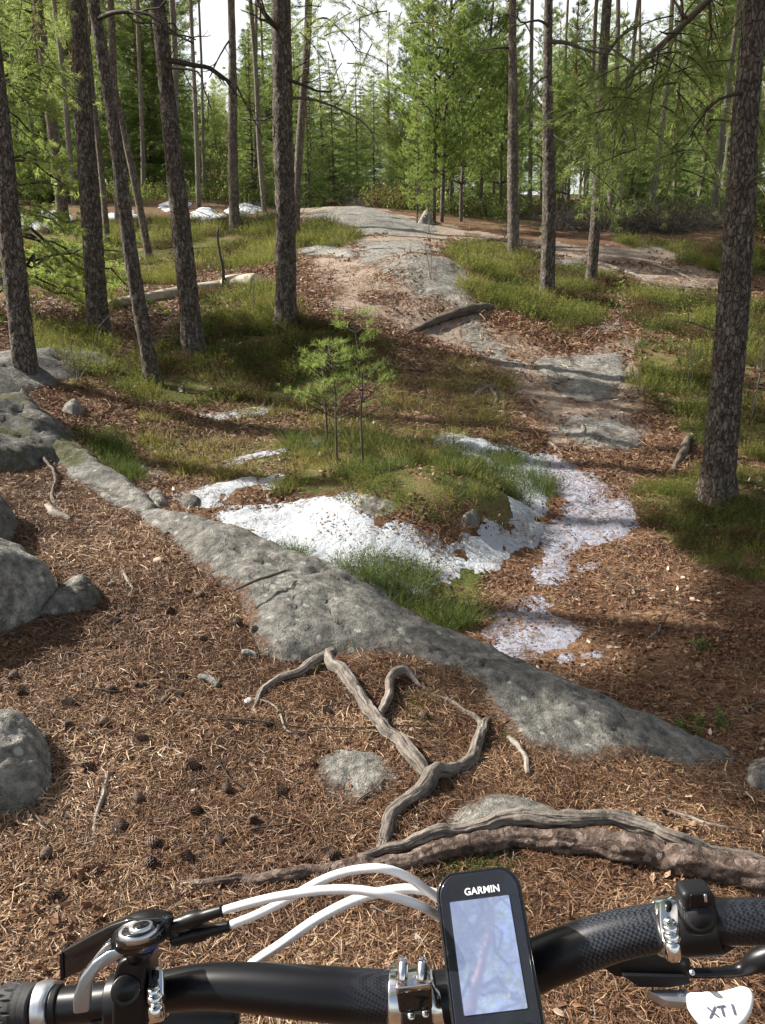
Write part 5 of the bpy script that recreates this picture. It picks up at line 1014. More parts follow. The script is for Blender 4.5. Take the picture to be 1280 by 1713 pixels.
r9 = TREES[8]; needle_branch(r9[0], r9[1], [(at_y(u, v, r9[1][1]+dy), .35) for u, v, dy in [(985, 215, .0), (1010, 240, .3), (960, 190, .4), (1040, 215, .5), (1000, 170, .2), (940, 230, .6)]], 8, .5, G_SPRUCE, 10, .055, .006)
r4 = TREES[4]; needle_branch(r4[0], r4[1], [(at_y(u, v, r4[1][1]+.3), .22) for u, v in [(540, 5), (575, 12), (600, 20), (640, -5), (700, 0), (735, -8), (520, 60)]], 6, .5, G_PINE, 11, .07, .005)
rl = TREES[0]; needle_branch(rl[0], rl[1], [(at_y(u, v, rl[1][1]+.6), .2) for u, v in [(5, 70), (20, 110), (0, 40), (30, 20), (60, 0)]], 6, .4, G_PINE, 12, .07, .004)

# fallen log, snag, brush
lg = [hit(182, 520), hit(300, 497), hit(382, 486)]; base = lg[0]; root = empty('fallen_log', base, 'pale fallen log with a fresh sawn end lying across the heather', 'log')
G_LOG = mat_wood('pale_log_bark', (.17, .14, .10), (.52, .48, .38), bump=.6); G_CUT = plain('sawn_wood', (.72, .62, .42), .7, bump=(90, .3, .002))
def seglog(p0, p1, r0, r1, nm, lift):
    p = np.array([p0+np.array([0, 0, lift]), (p0+p1)/2+np.array([0, .02, lift+.01]), p1+np.array([0, 0, lift])])-base; A = cat_rom(np.c_[p, [r0, (r0+r1)/2, r1]], .06)
    V, F = tube(A[:, :3], A[:, 3], 18, lambda TH, S, R: R*(.10*fbm(np.cos(TH)*2, np.sin(TH)*2, S*2, 4, 5)), caps=True); link(nm, mesh_of(nm, V, F, G_LOG, attrs={'grain': .5+.5*noise(V[:, 0]*3, V[:, 1]*30, V[:, 2]*30, 4)}), root); return A
seglog(lg[0], lg[2], .06, .085, 'thin_stem', .07)
q0, q1 = hit(378, 487), hit(432, 484); A = seglog(q0, q1, .092, .10, 'butt_end', .11)
e = A[-1, :3]; ax = nrm(A[-1, :3]-A[-3, :3]); V, F = tube(np.array([e-ax*.01, e+ax*.006]), [.088, .086], 24); link('sawn_face', mesh_of('sawn_face', V, F, G_CUT), root)
sn = hit(374, 490); pts = [sn]+[at_y(u, v, sn[1]) for u, v in [(373, 450), (368, 425), (364, 398), (365, 382)]]; A = cat_rom(np.array(pts)-sn, .05); V, F = tube(A, np.linspace(.028, .014, len(A)), 8, lambda TH, S, R: R*.2*noise(TH*2, S*9, 0, 3)); root = empty('dead_snag', sn, 'thin dark dead stem standing in front of the fallen log', 'snag'); link('stem', mesh_of('stem', V, F, G_TWIG, attrs={'grain': V[:, 0]*0+.3}), root)
def brush_proto(seed):
    r = np.random.default_rng(seed); acc = Acc()
    for _ in range(26):
        p0 = r.normal(size=3)*np.array([.25, .25, .06])+np.array([0, 0, .06]); d = nrm(r.normal(size=3)*np.array([1, 1, .55])+np.array([0, 0, .25])); L = r.uniform(.3, .9); t = np.linspace(0, 1, 5)[:, None]; p = p0+d*L*t+.06*np.cumsum(r.normal(size=(5, 3)), 0)*.4
        V, F = tube(p, np.linspace(.009, .003, 5), 3, caps=False); acc.add(V, F, 0, .5)
        for k in range(3):
            q = p[r.integers(1, 5)]; e = nrm(d+r.normal(size=3)); V, F = tube(np.array([q, q+e*.15, q+e*.3+r.normal(size=3)*.03]), [.004, .003, .002], 3, caps=False); acc.add(V, F, 0, .5)
    return acc.mesh('brush', [G_DEAD])
bx = []
for (u0, u1, d0, d1, n_) in [(1000, 1300, 19.5, 22, 75), (900, 1010, 20, 24, 30), (585, 650, 24.5, 27, 16), (860, 1300, 23, 27, 22), (380, 470, 19, 20, 6)]:
    for _ in range(n_):
        d = RNG.uniform(d0, d1); x = (RNG.uniform(u0, u1)-640)/F_PX*d*.96; bx.append((x, d, gz(x, d)))
bx = np.array(bx); scatter('dead_brushwood', bx, np.stack([0*bx[:, 0], 0*bx[:, 0], RNG.uniform(0, 6.28, len(bx))], -1), RNG.uniform(.5, 1.05, len(bx)), [brush_proto(i) for i in range(5)], 'tangle of dead grey brushwood lying along the edge of the thicket')
# understorey shoots at the wood edge
x, y = rand_pts(5200, -24, 18, 17, 48); z = ground(x, y, False); u, v, t = proj(np.stack([x, y, z], -1)); keep = ((u > 640) | ((u < 470) & (y > 29))) & ~zone(Z_PATH, x, y, None, 2) & ((y > 23) | (u > 1300) | ((u > 1000) & (y > 20.5))) ; x, y, z = x[keep], y[keep], z[keep]
scatter('undergrowth', np.stack([x, y, z], -1), np.stack([0*x, 0*x, RNG.uniform(0, 6.28, len(x))], -1), RNG.uniform(1.2, 3.2, len(x)), [heath_proto(600+i, 34, .18, .22, .017, G_SPRUCE) for i in range(2)]+[heath_proto(610+i, 40, .2, .2, .02, [G_BLUE, G_BLUED, G_HBR, G_HBR][i]) for i in range(4)], 'green undergrowth of shoots and scrub at the edge of the wood')

# ------------------------------------------------------------------ the bicycle
BK = P(700, 1670, .525); bike = empty('bicycle', (0, .6, gz(0, .6)), 'black mountain bike seen over its carbon handlebar with white cables', 'bicycle'); BO = np.array(bike.location)
def carbon():
    m = M_('carbon_bar'); p = m.pos(); a = m.n('TexChecker', {'Vector': m.n('Mapping', {0: p, 'Rotation': (.6, .4, .3)}).outputs[0], 'Scale': 640.0}).outputs[1]
    k = m.math('MULTIPLY', a, m.attr('weave')); col = m.mix(k, (.006, .0065, .009), (.035, .04, .05)); return m.set(col, m.math('MULTIPLY_ADD', k, -.06, .33), 0, None, .3, .05)
B_CARB = carbon(); B_BLK = plain('black_plastic', (.006, .006, .008), .36, 0, .35); B_MATT = plain('matt_black', (.009, .009, .011), .5, 0, .3); B_RUB = plain('grip_rubber', (.02, .02, .022), .75, bump=(300, .3, .001))
B_CHR = plain('polished_alloy', (.85, .86, .88), .16, 1.0); B_ALU = plain('grey_alloy', (.45, .50, .58), .3, .9); B_SIL = plain('satin_silver', (.62, .64, .68), .32, .85); B_WHT = plain('white_housing', (.80, .80, .82), .35, 0, .5, .3); B_WPT = plain('white_lever_paint', (.90, .90, .90), .3, 0, .5, .5)
B_GLS = plain('gloss_black', (.008, .009, .012), .09, 0, .5, .6); B_BLUE = plain('blue_anodised', (.02, .06, .5), .3, .8); B_INK = plain('dark_ink', (.10, .11, .16), .5); B_TYRE = plain('tyre_rubber', (.03, .03, .03), .8)
def bpart(name, V, F, mat, parent=None, attrs=None, smooth=True, bevel=0, flat=False):
    V = np.asarray(V, float)-BO; me = mesh_of(name, V, F, mat, attrs=attrs, smooth=smooth); o = link(name, me, parent or bike)
    if bevel:
        b = o.modifiers.new('bevel', 'BEVEL'); b.width = bevel; b.segments = 3; b.limit_method = 'ANGLE'; b.angle_limit = math.radians(40)
    return o
def wpath(pts, step=.004):
    """(u, v, t, diameter px) control points -> path and radii"""
    W = np.array([np.r_[P(u, v, t), w_/F_PX*t/2] for u, v, t, w_ in pts]); A = cat_rom(W, step); return A[:, :3], A[:, 3]
def ptube(name, pts, mat, parent=None, seg=20, step=.004, attrs=None, flat=1.0, disp=None):
    p, r = wpath(pts, step); V, F = tube(p, r, seg, disp, flat=flat); return bpart(name, V, F, mat, parent, attrs(V) if attrs else None)
def slab(name, outline, t, thick, mat, parent=None, bevel=.001, dt=None, tilt=None):
    """a solid plate: outline in picture points at depth t(u, v), given thickness away from the eye"""
    tf = t if callable(t) else (lambda u, v: t); top = np.array([P(u, v, tf(u, v)) for u, v in outline]); n = len(top)
    nv = np.cross(top[1]-top[0], top[n//2]-top[0]); nv = nv/np.linalg.norm(nv); view = top.mean(0)-np.array([0, 0, HC]); nv = nv*(1 if nv@view > 0 else -1)
    bot = top+nv*thick; V = np.vstack([top, bot]); F = [[list(range(n))][0][::-1], [n+i for i in range(n)]]+[[i, (i+1) % n, n+(i+1) % n, n+i] for i in range(n)]
    me = bpy.data.meshes.new(name); me.from_pydata((V-BO).tolist(), [], F); me.materials.append(mat); me.update()
    import bmesh
    bm = bmesh.new(); bm.from_mesh(me); bmesh.ops.recalc_face_normals(bm, faces=bm.faces[:]); bm.to_mesh(me); bm.free()
    for p_ in me.polygons: p_.use_smooth = True
    o = link(name, me, parent or bike)
    if bevel: b = o.modifiers.new('bevel', 'BEVEL'); b.width = bevel; b.segments = 3; b.limit_method = 'ANGLE'; b.angle_limit = math.radians(35)
    w_ = o.modifiers.new('wn', 'WEIGHTED_NORMAL') if False else None
    return o
def rnd(pts, r=8, k=4):
    """round the corners of an outline"""
    out = []; n = len(pts)
    for i in range(n):
        a, b, c_ = np.array(pts[i-1], float), np.array(pts[i], float), np.array(pts[(i+1) % n], float); da, dc = a-b, c_-b
        ra = min(r, np.linalg.norm(da)*.45); rc = min(r, np.linalg.norm(dc)*.45); p0 = b+da/np.linalg.norm(da)*ra; p1 = b+dc/np.linalg.norm(dc)*rc
        for t in np.linspace(0, 1, k+1): out.append(tuple((1-t)**2*p0+2*t*(1-t)*b+t*t*p1))
    return out
BAR = [(-160, 1712, .575, 60), (-60, 1698, .565, 60), (30, 1690, .56, 60), (100, 1684, .557, 60), (180, 1676, .552, 61), (230, 1668, .55, 63), (290, 1656, .545, 67), (350, 1650, .54, 71), (420, 1652, .535, 77), (500, 1659, .53, 83), (600, 1667, .526, 87),
       (680, 1672, .522, 88), (760, 1668, .518, 88), (840, 1641, .514, 86), (905, 1611, .508, 84), (960, 1589, .503, 82), (1020, 1568, .498, 79), (1080, 1555, .493, 77), (1150, 1547, .488, 75), (1230, 1542, .483, 74), (1330, 1540, .477, 74), (1460, 1542, .47, 74)]
def weave(V):
    u, v, t = proj(V); return {'weave': np.clip(sstep(560, 620, u)*(1-sstep(700, 720, u))*.5+sstep(972, 976, u)*(1-sstep(1120, 1125, u))+sstep(1210, 1220, u)*.6, 0, 1)}
ptube('handlebar', BAR, B_CARB, seg=40, attrs=weave)
# left grip with blocks
gp, gr = wpath([(-160, 1712, .575, 76), (-60, 1698, .565, 77), (20, 1689.5, .56, 78), (48, 1687, .559, 76), (62, 1686, .558, 72)], .0015)
def gdisp(TH, S, R):
    a = (np.abs(((S/.0075) % 1)-.5) < .40) & (np.abs(((TH/(2*np.pi)*14+.5*(np.floor(S/.0075) % 2)) % 1)-.5) < .40); L = S.max(); return np.where((S < L-.012) & (S > .002), np.where(a, .0009, -.0006), .0004)
V, F = tube(gp, gr, 84, gdisp); bpart('grip', V, F, B_RUB, smooth=False)
gc = ptube('grip_clamp', [(64, 1686, .558, 76), (68, 1685.5, .558, 80), (84, 1684.5, .5575, 80), (92, 1684, .557, 76)], B_SIL, seg=40, step=.001)
ptube('grip_clamp', [(90, 1684, .557, 68), (102, 1683, .557, 66)], B_MATT, seg=30, step=.001)
gp, gr = wpath([(1340, 1540, .476, 92), (1460, 1542, .47, 94)], .002); V, F = tube(gp, gr, 60, gdisp); bpart('grip', V, F, B_RUB, smooth=False)
# printed lettering
def text_part(name, s, origin, xdir, ydir, size, mat, parent, off, ext=.0002, shear=0, space=1.0, bold=0, tight=None):
    cu = bpy.data.curves.new(name, 'FONT'); cu.body = s; cu.size = size; cu.extrude = ext; cu.align_x = 'CENTER'; cu.align_y = 'CENTER'; cu.shear = shear; cu.space_character = space; cu.offset = bold
    tmp = bpy.data.objects.new('tmp', cu); COL.objects.link(tmp); dg = bpy.context.evaluated_depsgraph_get(); dg.update(); me = bpy.data.meshes.new_from_object(tmp.evaluated_get(dg)); bpy.data.objects.remove(tmp)
    me.materials.clear(); me.materials.append(mat); x = Vector(xdir).normalized(); z = x.cross(Vector(ydir)).normalized(); y = z.cross(x)
    M = Matrix((x, y, z)).transposed().to_4x4(); M.translation = Vector(origin)-Vector(off); me.transform(M); me.name = name; return link(name, me, parent)
# clamps: generic band round the bar
def band(name, pts, wid_px, mat, parent=None, seg=40): return ptube(name, pts, mat, parent, seg, .001)
def screw(u, v, t, dpx, mat, parent, depth=.004, hexm=None, ax=None):
    c_ = P(u, v, t); ax = nrm(np.array([0, 0, HC])-c_) if ax is None else ax; r_ = dpx/F_PX*t/2; V, F = tube(np.array([c_-ax*depth, c_, c_+ax*.0004, c_+ax*.0004, c_-ax*.0008]), [r_, r_, r_*.85, r_*.5, r_*.45], 20); return bpart('bolt', V, F, mat, parent)
# left brake clamp (dark, with a recessed bolt)
lb = slab('brake_clamp', rnd([(188, 1640), (196, 1612), (214, 1602), (250, 1604), (240, 1640), (242, 1680), (244, 1730), (186, 1730)], 10), lambda u, v: .505+(v-1640)*.00002, .035, B_BLK, bevel=.003)
ptube('clamp_band', [(184, 1676, .552, 80), (190, 1676, .552, 86), (240, 1668, .549, 88), (246, 1667, .549, 82)], B_BLK, lb, 40, .001)
p_, r_ = np.array([P(210, 1657, .503), P(210, 1657, .5005), P(210, 1657, .500), P(210, 1657, .500), P(210, 1658, .506)]), np.array([24, 24, 22, 17, 16])/F_PX*.503
V, F = tube(p_, r_, 30); bpart('bolt_recess', V, F, B_BLK, lb); screw(210, 1660, .5025, 22, B_CHR, lb)
# left polished shifter clamp
def chrome_clamp(pts, slot, sc, mirror=False):
    o = slab('shifter_clamp', rnd(pts, 9), sc['t'], .012, B_CHR, bevel=.0025)
    s_ = slab('clamp_slot', rnd(slot, 5), lambda u, v: (sc['t'](u, v) if callable(sc['t']) else sc['t'])-.0006, .001, B_BLK, o, 0)
    for (u, v, d_, dp) in sc['knobs']:
        t_ = sc['t'](u, v)-.003; c_ = P(u, v, t_); d2 = nrm(P(u+2, v+40, t_)-c_); V, F = tube(np.array([c_, c_+d2*dp*.15, c_+d2*dp*.5, c_+d2*dp*.85, c_+d2*dp]), np.array([.8, 1, 1, 1, .8])*d_/F_PX*t_/2, 24); bpart('clamp_bolt', V, F, B_CHR, o)
    return o
tl = lambda u, v: .507-(v-1650)*.00028
lc = chrome_clamp([(246, 1640), (250, 1618), (262, 1613), (273, 1620), (274, 1650), (272, 1680), (248, 1680)], [(253, 1622), (267, 1622), (266, 1638), (254, 1638)], {'t': tl, 'knobs': [(257, 1652, 22, .004), (259, 1664, 26, .004), (260, 1682, 25, .007)]})
ptube('clamp_band', [(246, 1667, .549, 74), (250, 1666, .549, 82), (268, 1662, .547, 82), (272, 1661, .547, 74)], B_CHR, lc, 40, .001)
# left shifter body, paddles, release lever
sh = ptube('shifter_body', [(205, 1580, .49, 46), (215, 1568, .488, 60), (240, 1556, .487, 64), (268, 1548, .487, 52), (290, 1542, .488, 30)], B_BLK, seg=24)
for (du, dv, rx, t_, mt) in [(235, 1556, 42, .480, B_GLS), (233, 1554, 34, .477, B_SIL), (233, 1553, 29, .4755, B_GLS), (236, 1549, 20, .474, B_SIL), (236, 1548, 14, .473, B_GLS)]:
    c_ = P(du, dv, t_); upv = nrm(np.array([-.12, .36, .93])); V, F = tube(np.array([c_-upv*.004, c_, c_+upv*.0006]), np.array([rx, rx, rx*.93])/F_PX*t_, 36); bpart('dial_ring', V, F, mt, sh)
slab('thumb_paddle', rnd([(100, 1594), (150, 1566), (185, 1548), (215, 1538), (270, 1536), (285, 1542), (262, 1560), (215, 1566), (182, 1572), (168, 1590), (138, 1624), (104, 1640)], 7), lambda u, v: .480+(240-u)*.00006, .006, B_GLS, sh, .002)
slab('thumb_paddle', rnd([(99, 1596), (104, 1594), (107, 1640), (101, 1641)], 2), .487, .012, B_BLK, sh, .001)
slab('release_lever', rnd([(214, 1576), (226, 1575), (231, 1583), (212, 1596), (190, 1612), (164, 1626), (152, 1650), (149, 1694), (122, 1698), (121, 1672), (133, 1638), (155, 1610), (180, 1592), (200, 1588)], 6), lambda u, v: .478+(u-120)*.00003, .006, B_ALU, sh, .0025)
ptube('release_spring', [(140, 1636, .482, 3), (158, 1605, .482, 5), (172, 1588, .482, 6), (186, 1576, .482, 5)], B_CHR, sh, 8)
ptube('mount_post', [(225, 1600, .51, 34), (238, 1588, .505, 40), (240, 1575, .495, 44)], B_BLK, sh, 18); ptube('blue_ring', [(222, 1592, .492, 8), (240, 1590, .49, 9), (262, 1583, .489, 6)], B_BLUE, sh, 12)
# cable adjusters and housings
def barrel(a, b, t0, t1, d0, d1, mat=B_BLK):
    u0, v0 = a; u1, v1 = b; n_ = 9; pts = [(u0+(u1-u0)*k/(n_-1), v0+(v1-v0)*k/(n_-1), t0+(t1-t0)*k/(n_-1), (d0+(d1-d0)*k/(n_-1))*(1.0 if k in (0, 8) else (1.25 if k in (3, 4) else 1.05))) for k in range(n_)]
    return ptube('cable_adjuster', pts, mat, sh, 20, .0012, disp=lambda TH, S, R: .0004*np.sign(np.sin(TH*9))*(S > S.max()*.3)*(S < S.max()*.55))
barrel((284, 1550), (374, 1522), .487, .483, 24, 17); barrel((288, 1572), (386, 1548), .491, .489, 24, 17); ptube('adjuster_link', [(262, 1556, .488, 22), (290, 1560, .49, 20), (300, 1568, .491, 20)], B_BLK, sh, 14)
ptube('cable_housing', [(370, 1524, .483, 14), (420, 1510, .48, 15), (470, 1499, .478, 15), (540, 1489, .476, 15.5), (600, 1489, .474, 15.5), (650, 1498, .473, 15.5), (695, 1512, .485, 15.5), (730, 1530, .505, 15), (780, 1570, .53, 14.5), (800, 1640, .56, 14), (770, 1740, .62, 12)], B_WHT, seg=16)
ptube('cable_housing', [(384, 1548, .489, 14), (430, 1530, .49, 14.5), (480, 1505, .492, 14.5), (540, 1472, .494, 15), (590, 1456, .494, 15), (640, 1453, .492, 15), (680, 1466, .497, 15), (715, 1490, .507, 15), (760, 1525, .52, 14.5), (800, 1580, .535, 14), (800, 1660, .56, 13)], B_WHT, seg=16)
ptube('cable_housing', [(380, 1660, .585, 15), (415, 1618, .575, 16), (470, 1580, .565, 17), (530, 1538, .558, 17), (590, 1507, .553, 17), (640, 1492, .55, 16.5), (690, 1487, .548, 16), (740, 1500, .548, 16), (800, 1540, .56, 15), (830, 1640, .6, 14)], B_WHT, seg=16)
ptube('brake_hose_joint', [(260, 1700, .58, 60), (330, 1702, .58, 58), (400, 1704, .58, 40)], B_BLK, seg=20)
# stem with face plate
st_ = ptube('stem', [(694, 1700, .535, 90), (698, 1740, .52, 86), (704, 1800, .51, 84), (712, 1880, .505, 84)], B_GLS, seg=30)
fp = ptube('face_plate', [(652, 1670, .524, 90), (655, 1670, .524, 98), (690, 1671, .522, 100), (728, 1671, .520, 100), (733, 1670, .520, 92)], B_CHR, seg=44, step=.001)
slab('bolt_bridge', rnd([(664, 1628), (716, 1622), (722, 1630), (722, 1646), (662, 1654)], 4), lambda u, v: .488-(v-1640)*.0003, .006, B_CHR, st_, .001); slab('clamp_block', rnd([(662, 1654), (722, 1646), (724, 1690), (668, 1696)], 5), .491, .02, B_GLS, st_, .002)
for u in (674, 706):
    ptube('face_plate_bolt', [(u-1, 1640, .485, 18), (u, 1628, .486, 18), (u+1, 1609, .49, 17), (u+1.5, 1606, .49, 13)], B_CHR, st_, 22, .001)
slab('stem_neck', rnd([(672, 1692), (722, 1686), (726, 1730), (670, 1732)], 6), .492, .03, B_GLS, st_, .003); screw(688, 1700, .489, 12, B_CHR, st_); screw(712, 1696, .489, 12, B_CHR, st_)
# right side: polished shifter clamp, dark brake clamp
tr2 = lambda u, v: .452-(v-1540)*.00028
rc_ = chrome_clamp([(1103, 1512), (1108, 1503), (1128, 1503), (1135, 1512), (1137, 1545), (1141, 1575), (1110, 1580), (1104, 1545)], [(1112, 1507), (1124, 1507), (1124, 1524), (1114, 1524)], {'t': tr2, 'knobs': [(1121, 1546, 26, .004), (1123, 1560, 27, .005), (1125, 1576, 26, .009)]})
ptube('clamp_band', [(1102, 1552, .493, 82), (1105, 1552, .493, 92), (1134, 1548, .49, 92), (1138, 1548, .489, 82)], B_CHR, rc_, 40, .001)
V, F = tube(np.array([P(1120, 1546, .4505), P(1120, 1546, .4485), P(1120, 1546, .4485), P(1120, 1546, .4495)]), np.array([11, 11, 6, 5])/F_PX*.45, 20); bpart('bolt', V, F, B_CHR, rc_)
rb = slab('brake_clamp', rnd([(1142, 1496), (1194, 1492), (1201, 1515), (1203, 1548), (1197, 1564), (1179, 1570), (1154, 1568), (1145, 1552), (1142, 1520)], 12), lambda u, v: .449+(v-1540)*.00006, .014, B_MATT, bevel=.004)
ptube('clamp_band', [(1134, 1549, .49, 84), (1140, 1549, .489, 96), (1196, 1545, .486, 96), (1204, 1544, .485, 84)], B_MATT, rb, 40, .001)
slab('clamp_channel', rnd([(1155, 1497), (1183, 1496), (1184, 1518), (1154, 1519)], 4), lambda u, v: .4475+(v-1540)*.00006, .001, B_BLK, rb, .0004); slab('channel_edge', rnd([(1178, 1497), (1183, 1497), (1184, 1510), (1179, 1510)], 2), lambda u, v: .4470+(v-1540)*.00006, .001, B_SIL, rb, .0003)
V, F = tube(np.array([P(1170, 1532, .449), P(1170, 1532, .4465), P(1170, 1532, .446), P(1170, 1532, .446), P(1170, 1534, .45)]), np.array([25, 25, 23, 19, 18])/F_PX*.447, 32); bpart('bolt_recess', V, F, B_MATT, rb); screw(1170, 1534, .447, 20, B_CHR, rb); screw(1167, 1487, .453, 11, B_CHR, rb, ax=np.array([0, .2, .97]))
slab('brake_reservoir', rnd([(1004, 1616), (1055, 1597), (1110, 1588), (1148, 1586), (1156, 1612), (1158, 1640), (1100, 1640), (1030, 1634)], 8), .53, .018, B_BLK, rb, .003); slab('lever_body', rnd([(1040, 1632), (1150, 1634), (1158, 1646), (1120, 1652), (1070, 1652)], 6), .526, .02, B_MATT, rb, .003)
ptube('hose', [(1150, 1628, .535, 16), (1200, 1627, .535, 17), (1240, 1622, .535, 22), (1270, 1606, .53, 40), (1320, 1592, .525, 50)], B_BLK, rb, 16); screw(1158, 1627, .524, 9, B_SIL, rb)
slab('underside_mount', rnd([(1150, 1560), (1210, 1556), (1214, 1588), (1160, 1594)], 6), .5, .02, B_MATT, rb, .003)
lvt = lambda u, v: .53-(v-1650)*.0003
lv = slab('brake_lever', rnd([(1082, 1656), (1150, 1655), (1158, 1668), (1150, 1676), (1115, 1674)], 6), lvt, .008, B_SIL, rb, .002)
slab('lever_blade', rnd([(1148, 1656), (1205, 1656), (1222, 1652), (1240, 1646), (1256, 1650), (1264, 1664), (1260, 1688), (1250, 1706), (1232, 1722), (1206, 1730), (1185, 1722), (1160, 1692), (1150, 1676)], 9), lambda u, v: lvt(u, v)-.002, .007, B_WPT, lv, .0025)
def face_text(nm, s, u, v, t, hpx, rot, mat, parent, tf=None, **kw):
    o_ = P(u, v, t); a_ = math.radians(rot); xd = P(u+40*math.cos(a_), v-40*math.sin(a_), t)-o_; yd = P(u+40*math.sin(a_), v-40*math.cos(a_)*1.0, t)-o_; yd = P(u-40*math.sin(a_), v-40*math.cos(a_), t)-o_
    if tf: q0 = P(u, v, tf(u, v)); xd = P(u+40*math.cos(a_), v-40*math.sin(a_), tf(u, v-40*math.sin(a_)))-q0; yd = P(u-40*math.sin(a_), v-40*math.cos(a_), tf(u, v-40*math.cos(a_)))-q0
    return text_part(nm, s, o_, xd, yd, hpx/F_PX*t*1.35, mat, parent, BO, **kw)
face_text('lettering', 'XT I', 1206, 1692, lvt(1206, 1692)-.0026, 18, 8, B_INK, lv, tf=lvt, shear=.15, space=1.1, bold=.0001)
# fork, wheel and frame below and behind the bar, standing on the slope
def cyl(nm, a, b, r0, r1, mat, parent=None, seg=24):
    a, b = np.array(a, float), np.array(b, float); V, F = tube(np.linspace(a, b, 4), np.linspace(r0, r1, 4), seg); return bpart(nm, V, F, mat, parent)
head = P(712, 1880, .505); gx = head[0]; ax_ = nrm(np.array([0, .34, -.94])); low_h = head+ax_*.16; cyl('head_tube', head-ax_*.01, low_h, .022, .026, B_GLS)
gg = gz(gx, .62); hub = np.array([gx, low_h[1]+(low_h[2]-gg-.34)*.36+.04, gg+.345]); crown = low_h+ax_*.03; fk = cyl('fork_crown', crown+np.array([-.065, 0, 0]), crown+np.array([.065, 0, 0]), .022, .022, B_GLS)
for s_ in (-1, 1): cyl('fork_leg', crown+np.array([s_*.06, 0, .01]), hub+np.array([s_*.055, 0, 0]), .018, .022, B_GLS, fk)
a = np.linspace(0, 2*np.pi, 73); ring = lambda R_: np.stack([0*a, R_*np.cos(a), R_*np.sin(a)], -1)+hub
wh = empty('wheel', (0, 0, 0), None, None); wh.parent = bike; del_ = [wh.pop(k_, None) for k_ in ('label', 'category')]
def sub(nm, R_, r_, mat, dsp=None):
    V, F = tube(ring(R_), r_, 16, dsp, caps=False); V = V-BO; return link(nm, mesh_of(nm, V, F, mat), wh)
sub('tyre', .318, .026, B_TYRE, lambda TH, S, R: .003*(np.sin(S*180) > 0)*(np.cos(TH*6) > 0)); sub('rim', .285, .012, B_BLK)
V, F = tube(np.array([hub+np.array([-.055, 0, 0]), hub+np.array([.055, 0, 0])]), [.018, .018], 16); bpart('hub', V, F, B_SIL).parent = wh
for i in range(28):
    a0 = i*2*np.pi/28; s_ = 1 if i % 2 else -1; V, F = tube(np.array([hub+np.array([s_*.025, .016*math.cos(a0+.6), .016*math.sin(a0+.6)]), hub+np.array([0, .28*math.cos(a0), .28*math.sin(a0)])]), [.001, .001], 4); bpart('spoke', V, F, B_SIL).parent = wh
bb = np.array([gx, -.08, gz(gx, 0)+.33]); seat_t = np.array([gx, -.32, gz(gx, 0)+.82]); rh = np.array([gx, -.52, gz(gx, -.5)+.345])
fr = cyl('down_tube', low_h, bb, .024, .022, B_GLS); cyl('top_tube', head+ax_*.04, seat_t, .02, .016, B_GLS); cyl('seat_tube', bb, seat_t+np.array([0, -.03, .08]), .017, .015, B_GLS)
for s_ in (-1, 1): cyl('chain_stay', bb+np.array([s_*.03, 0, 0]), rh+np.array([s_*.06, 0, 0]), .012, .009, B_GLS); cyl('seat_stay', seat_t+np.array([s_*.02, 0, 0]), rh+np.array([s_*.06, 0, 0]), .01, .008, B_GLS)
cyl('bottom_bracket', bb+np.array([-.045, 0, 0]), bb+np.array([.045, 0, 0]), .024, .024, B_SIL)
a = np.linspace(0, 2*np.pi, 73); wh2 = bpy.data.objects.new('wheel', None); COL.objects.link(wh2); wh2.parent = bike; hub0 = hub; hub = rh; wh = wh2; sub('tyre', .318, .026, B_TYRE); sub('rim', .285, .012, B_BLK)
sd = np.array([gx, -.36, seat_t[2]+.12]); V, F = tube(np.array([sd+np.array([0, -.13, .01]), sd+np.array([0, -.08, .01]), sd, sd+np.array([0, .08, 0]), sd+np.array([0, .13, -.01])]), [.05, .07, .04, .02, .012], 20, flat=.4); bpart('saddle', V, F, B_MATT); cyl('seat_post', seat_t, sd, .0145, .0145, B_BLK)

# ------------------------------------------------------------------ the bike computer on the bar
gc_ = P(817, 1600, .470); comp = empty('bike_computer', gc_, 'black handheld bike computer with a bright reflecting screen, mounted over the stem', 'bike computer')
Fw, Up, Rt = np.array([0, CP, -SP]), np.array([0, SP, CP]), np.array([1.0, 0, 0]); vd = nrm(gc_-np.array([0, 0, HC])); ar = math.radians(9.4)
yv = nrm(Up-vd*(Up@vd)); xv = nrm(np.cross(vd, yv)); xr = nrm(xv*math.cos(ar)+yv*math.sin(ar)); yr = nrm(-xv*math.sin(ar)+yv*math.cos(ar)); zr = -vd
tl_ = math.radians(-9); yr2 = yr*math.cos(tl_)+zr*math.sin(tl_); zr2 = nrm(np.cross(xr, yr2)); yr = yr2; zr = zr2
Mc = Matrix((Vector(xr), Vector(yr), Vector(zr))).transposed().to_4x4(); Mc.translation = Vector(gc_); comp.matrix_world = Mc
PX = .470/F_PX                        # metres per picture pixel at the computer
def rrect(w_, h_, r_, k=6, bulge=0.0, cx=0, cy=0):
    out = []
    for (sx, sy, a0) in [(1, 1, 0), (-1, 1, 90), (-1, -1, 180), (1, -1, 270)]:
        for q in range(k+1):
            a_ = math.radians(a0+90*q/k); out.append((cx+sx*(w_/2-r_)+r_*math.cos(a_), cy+sy*(h_/2-r_)+r_*math.sin(a_)))
    return np.array(out)
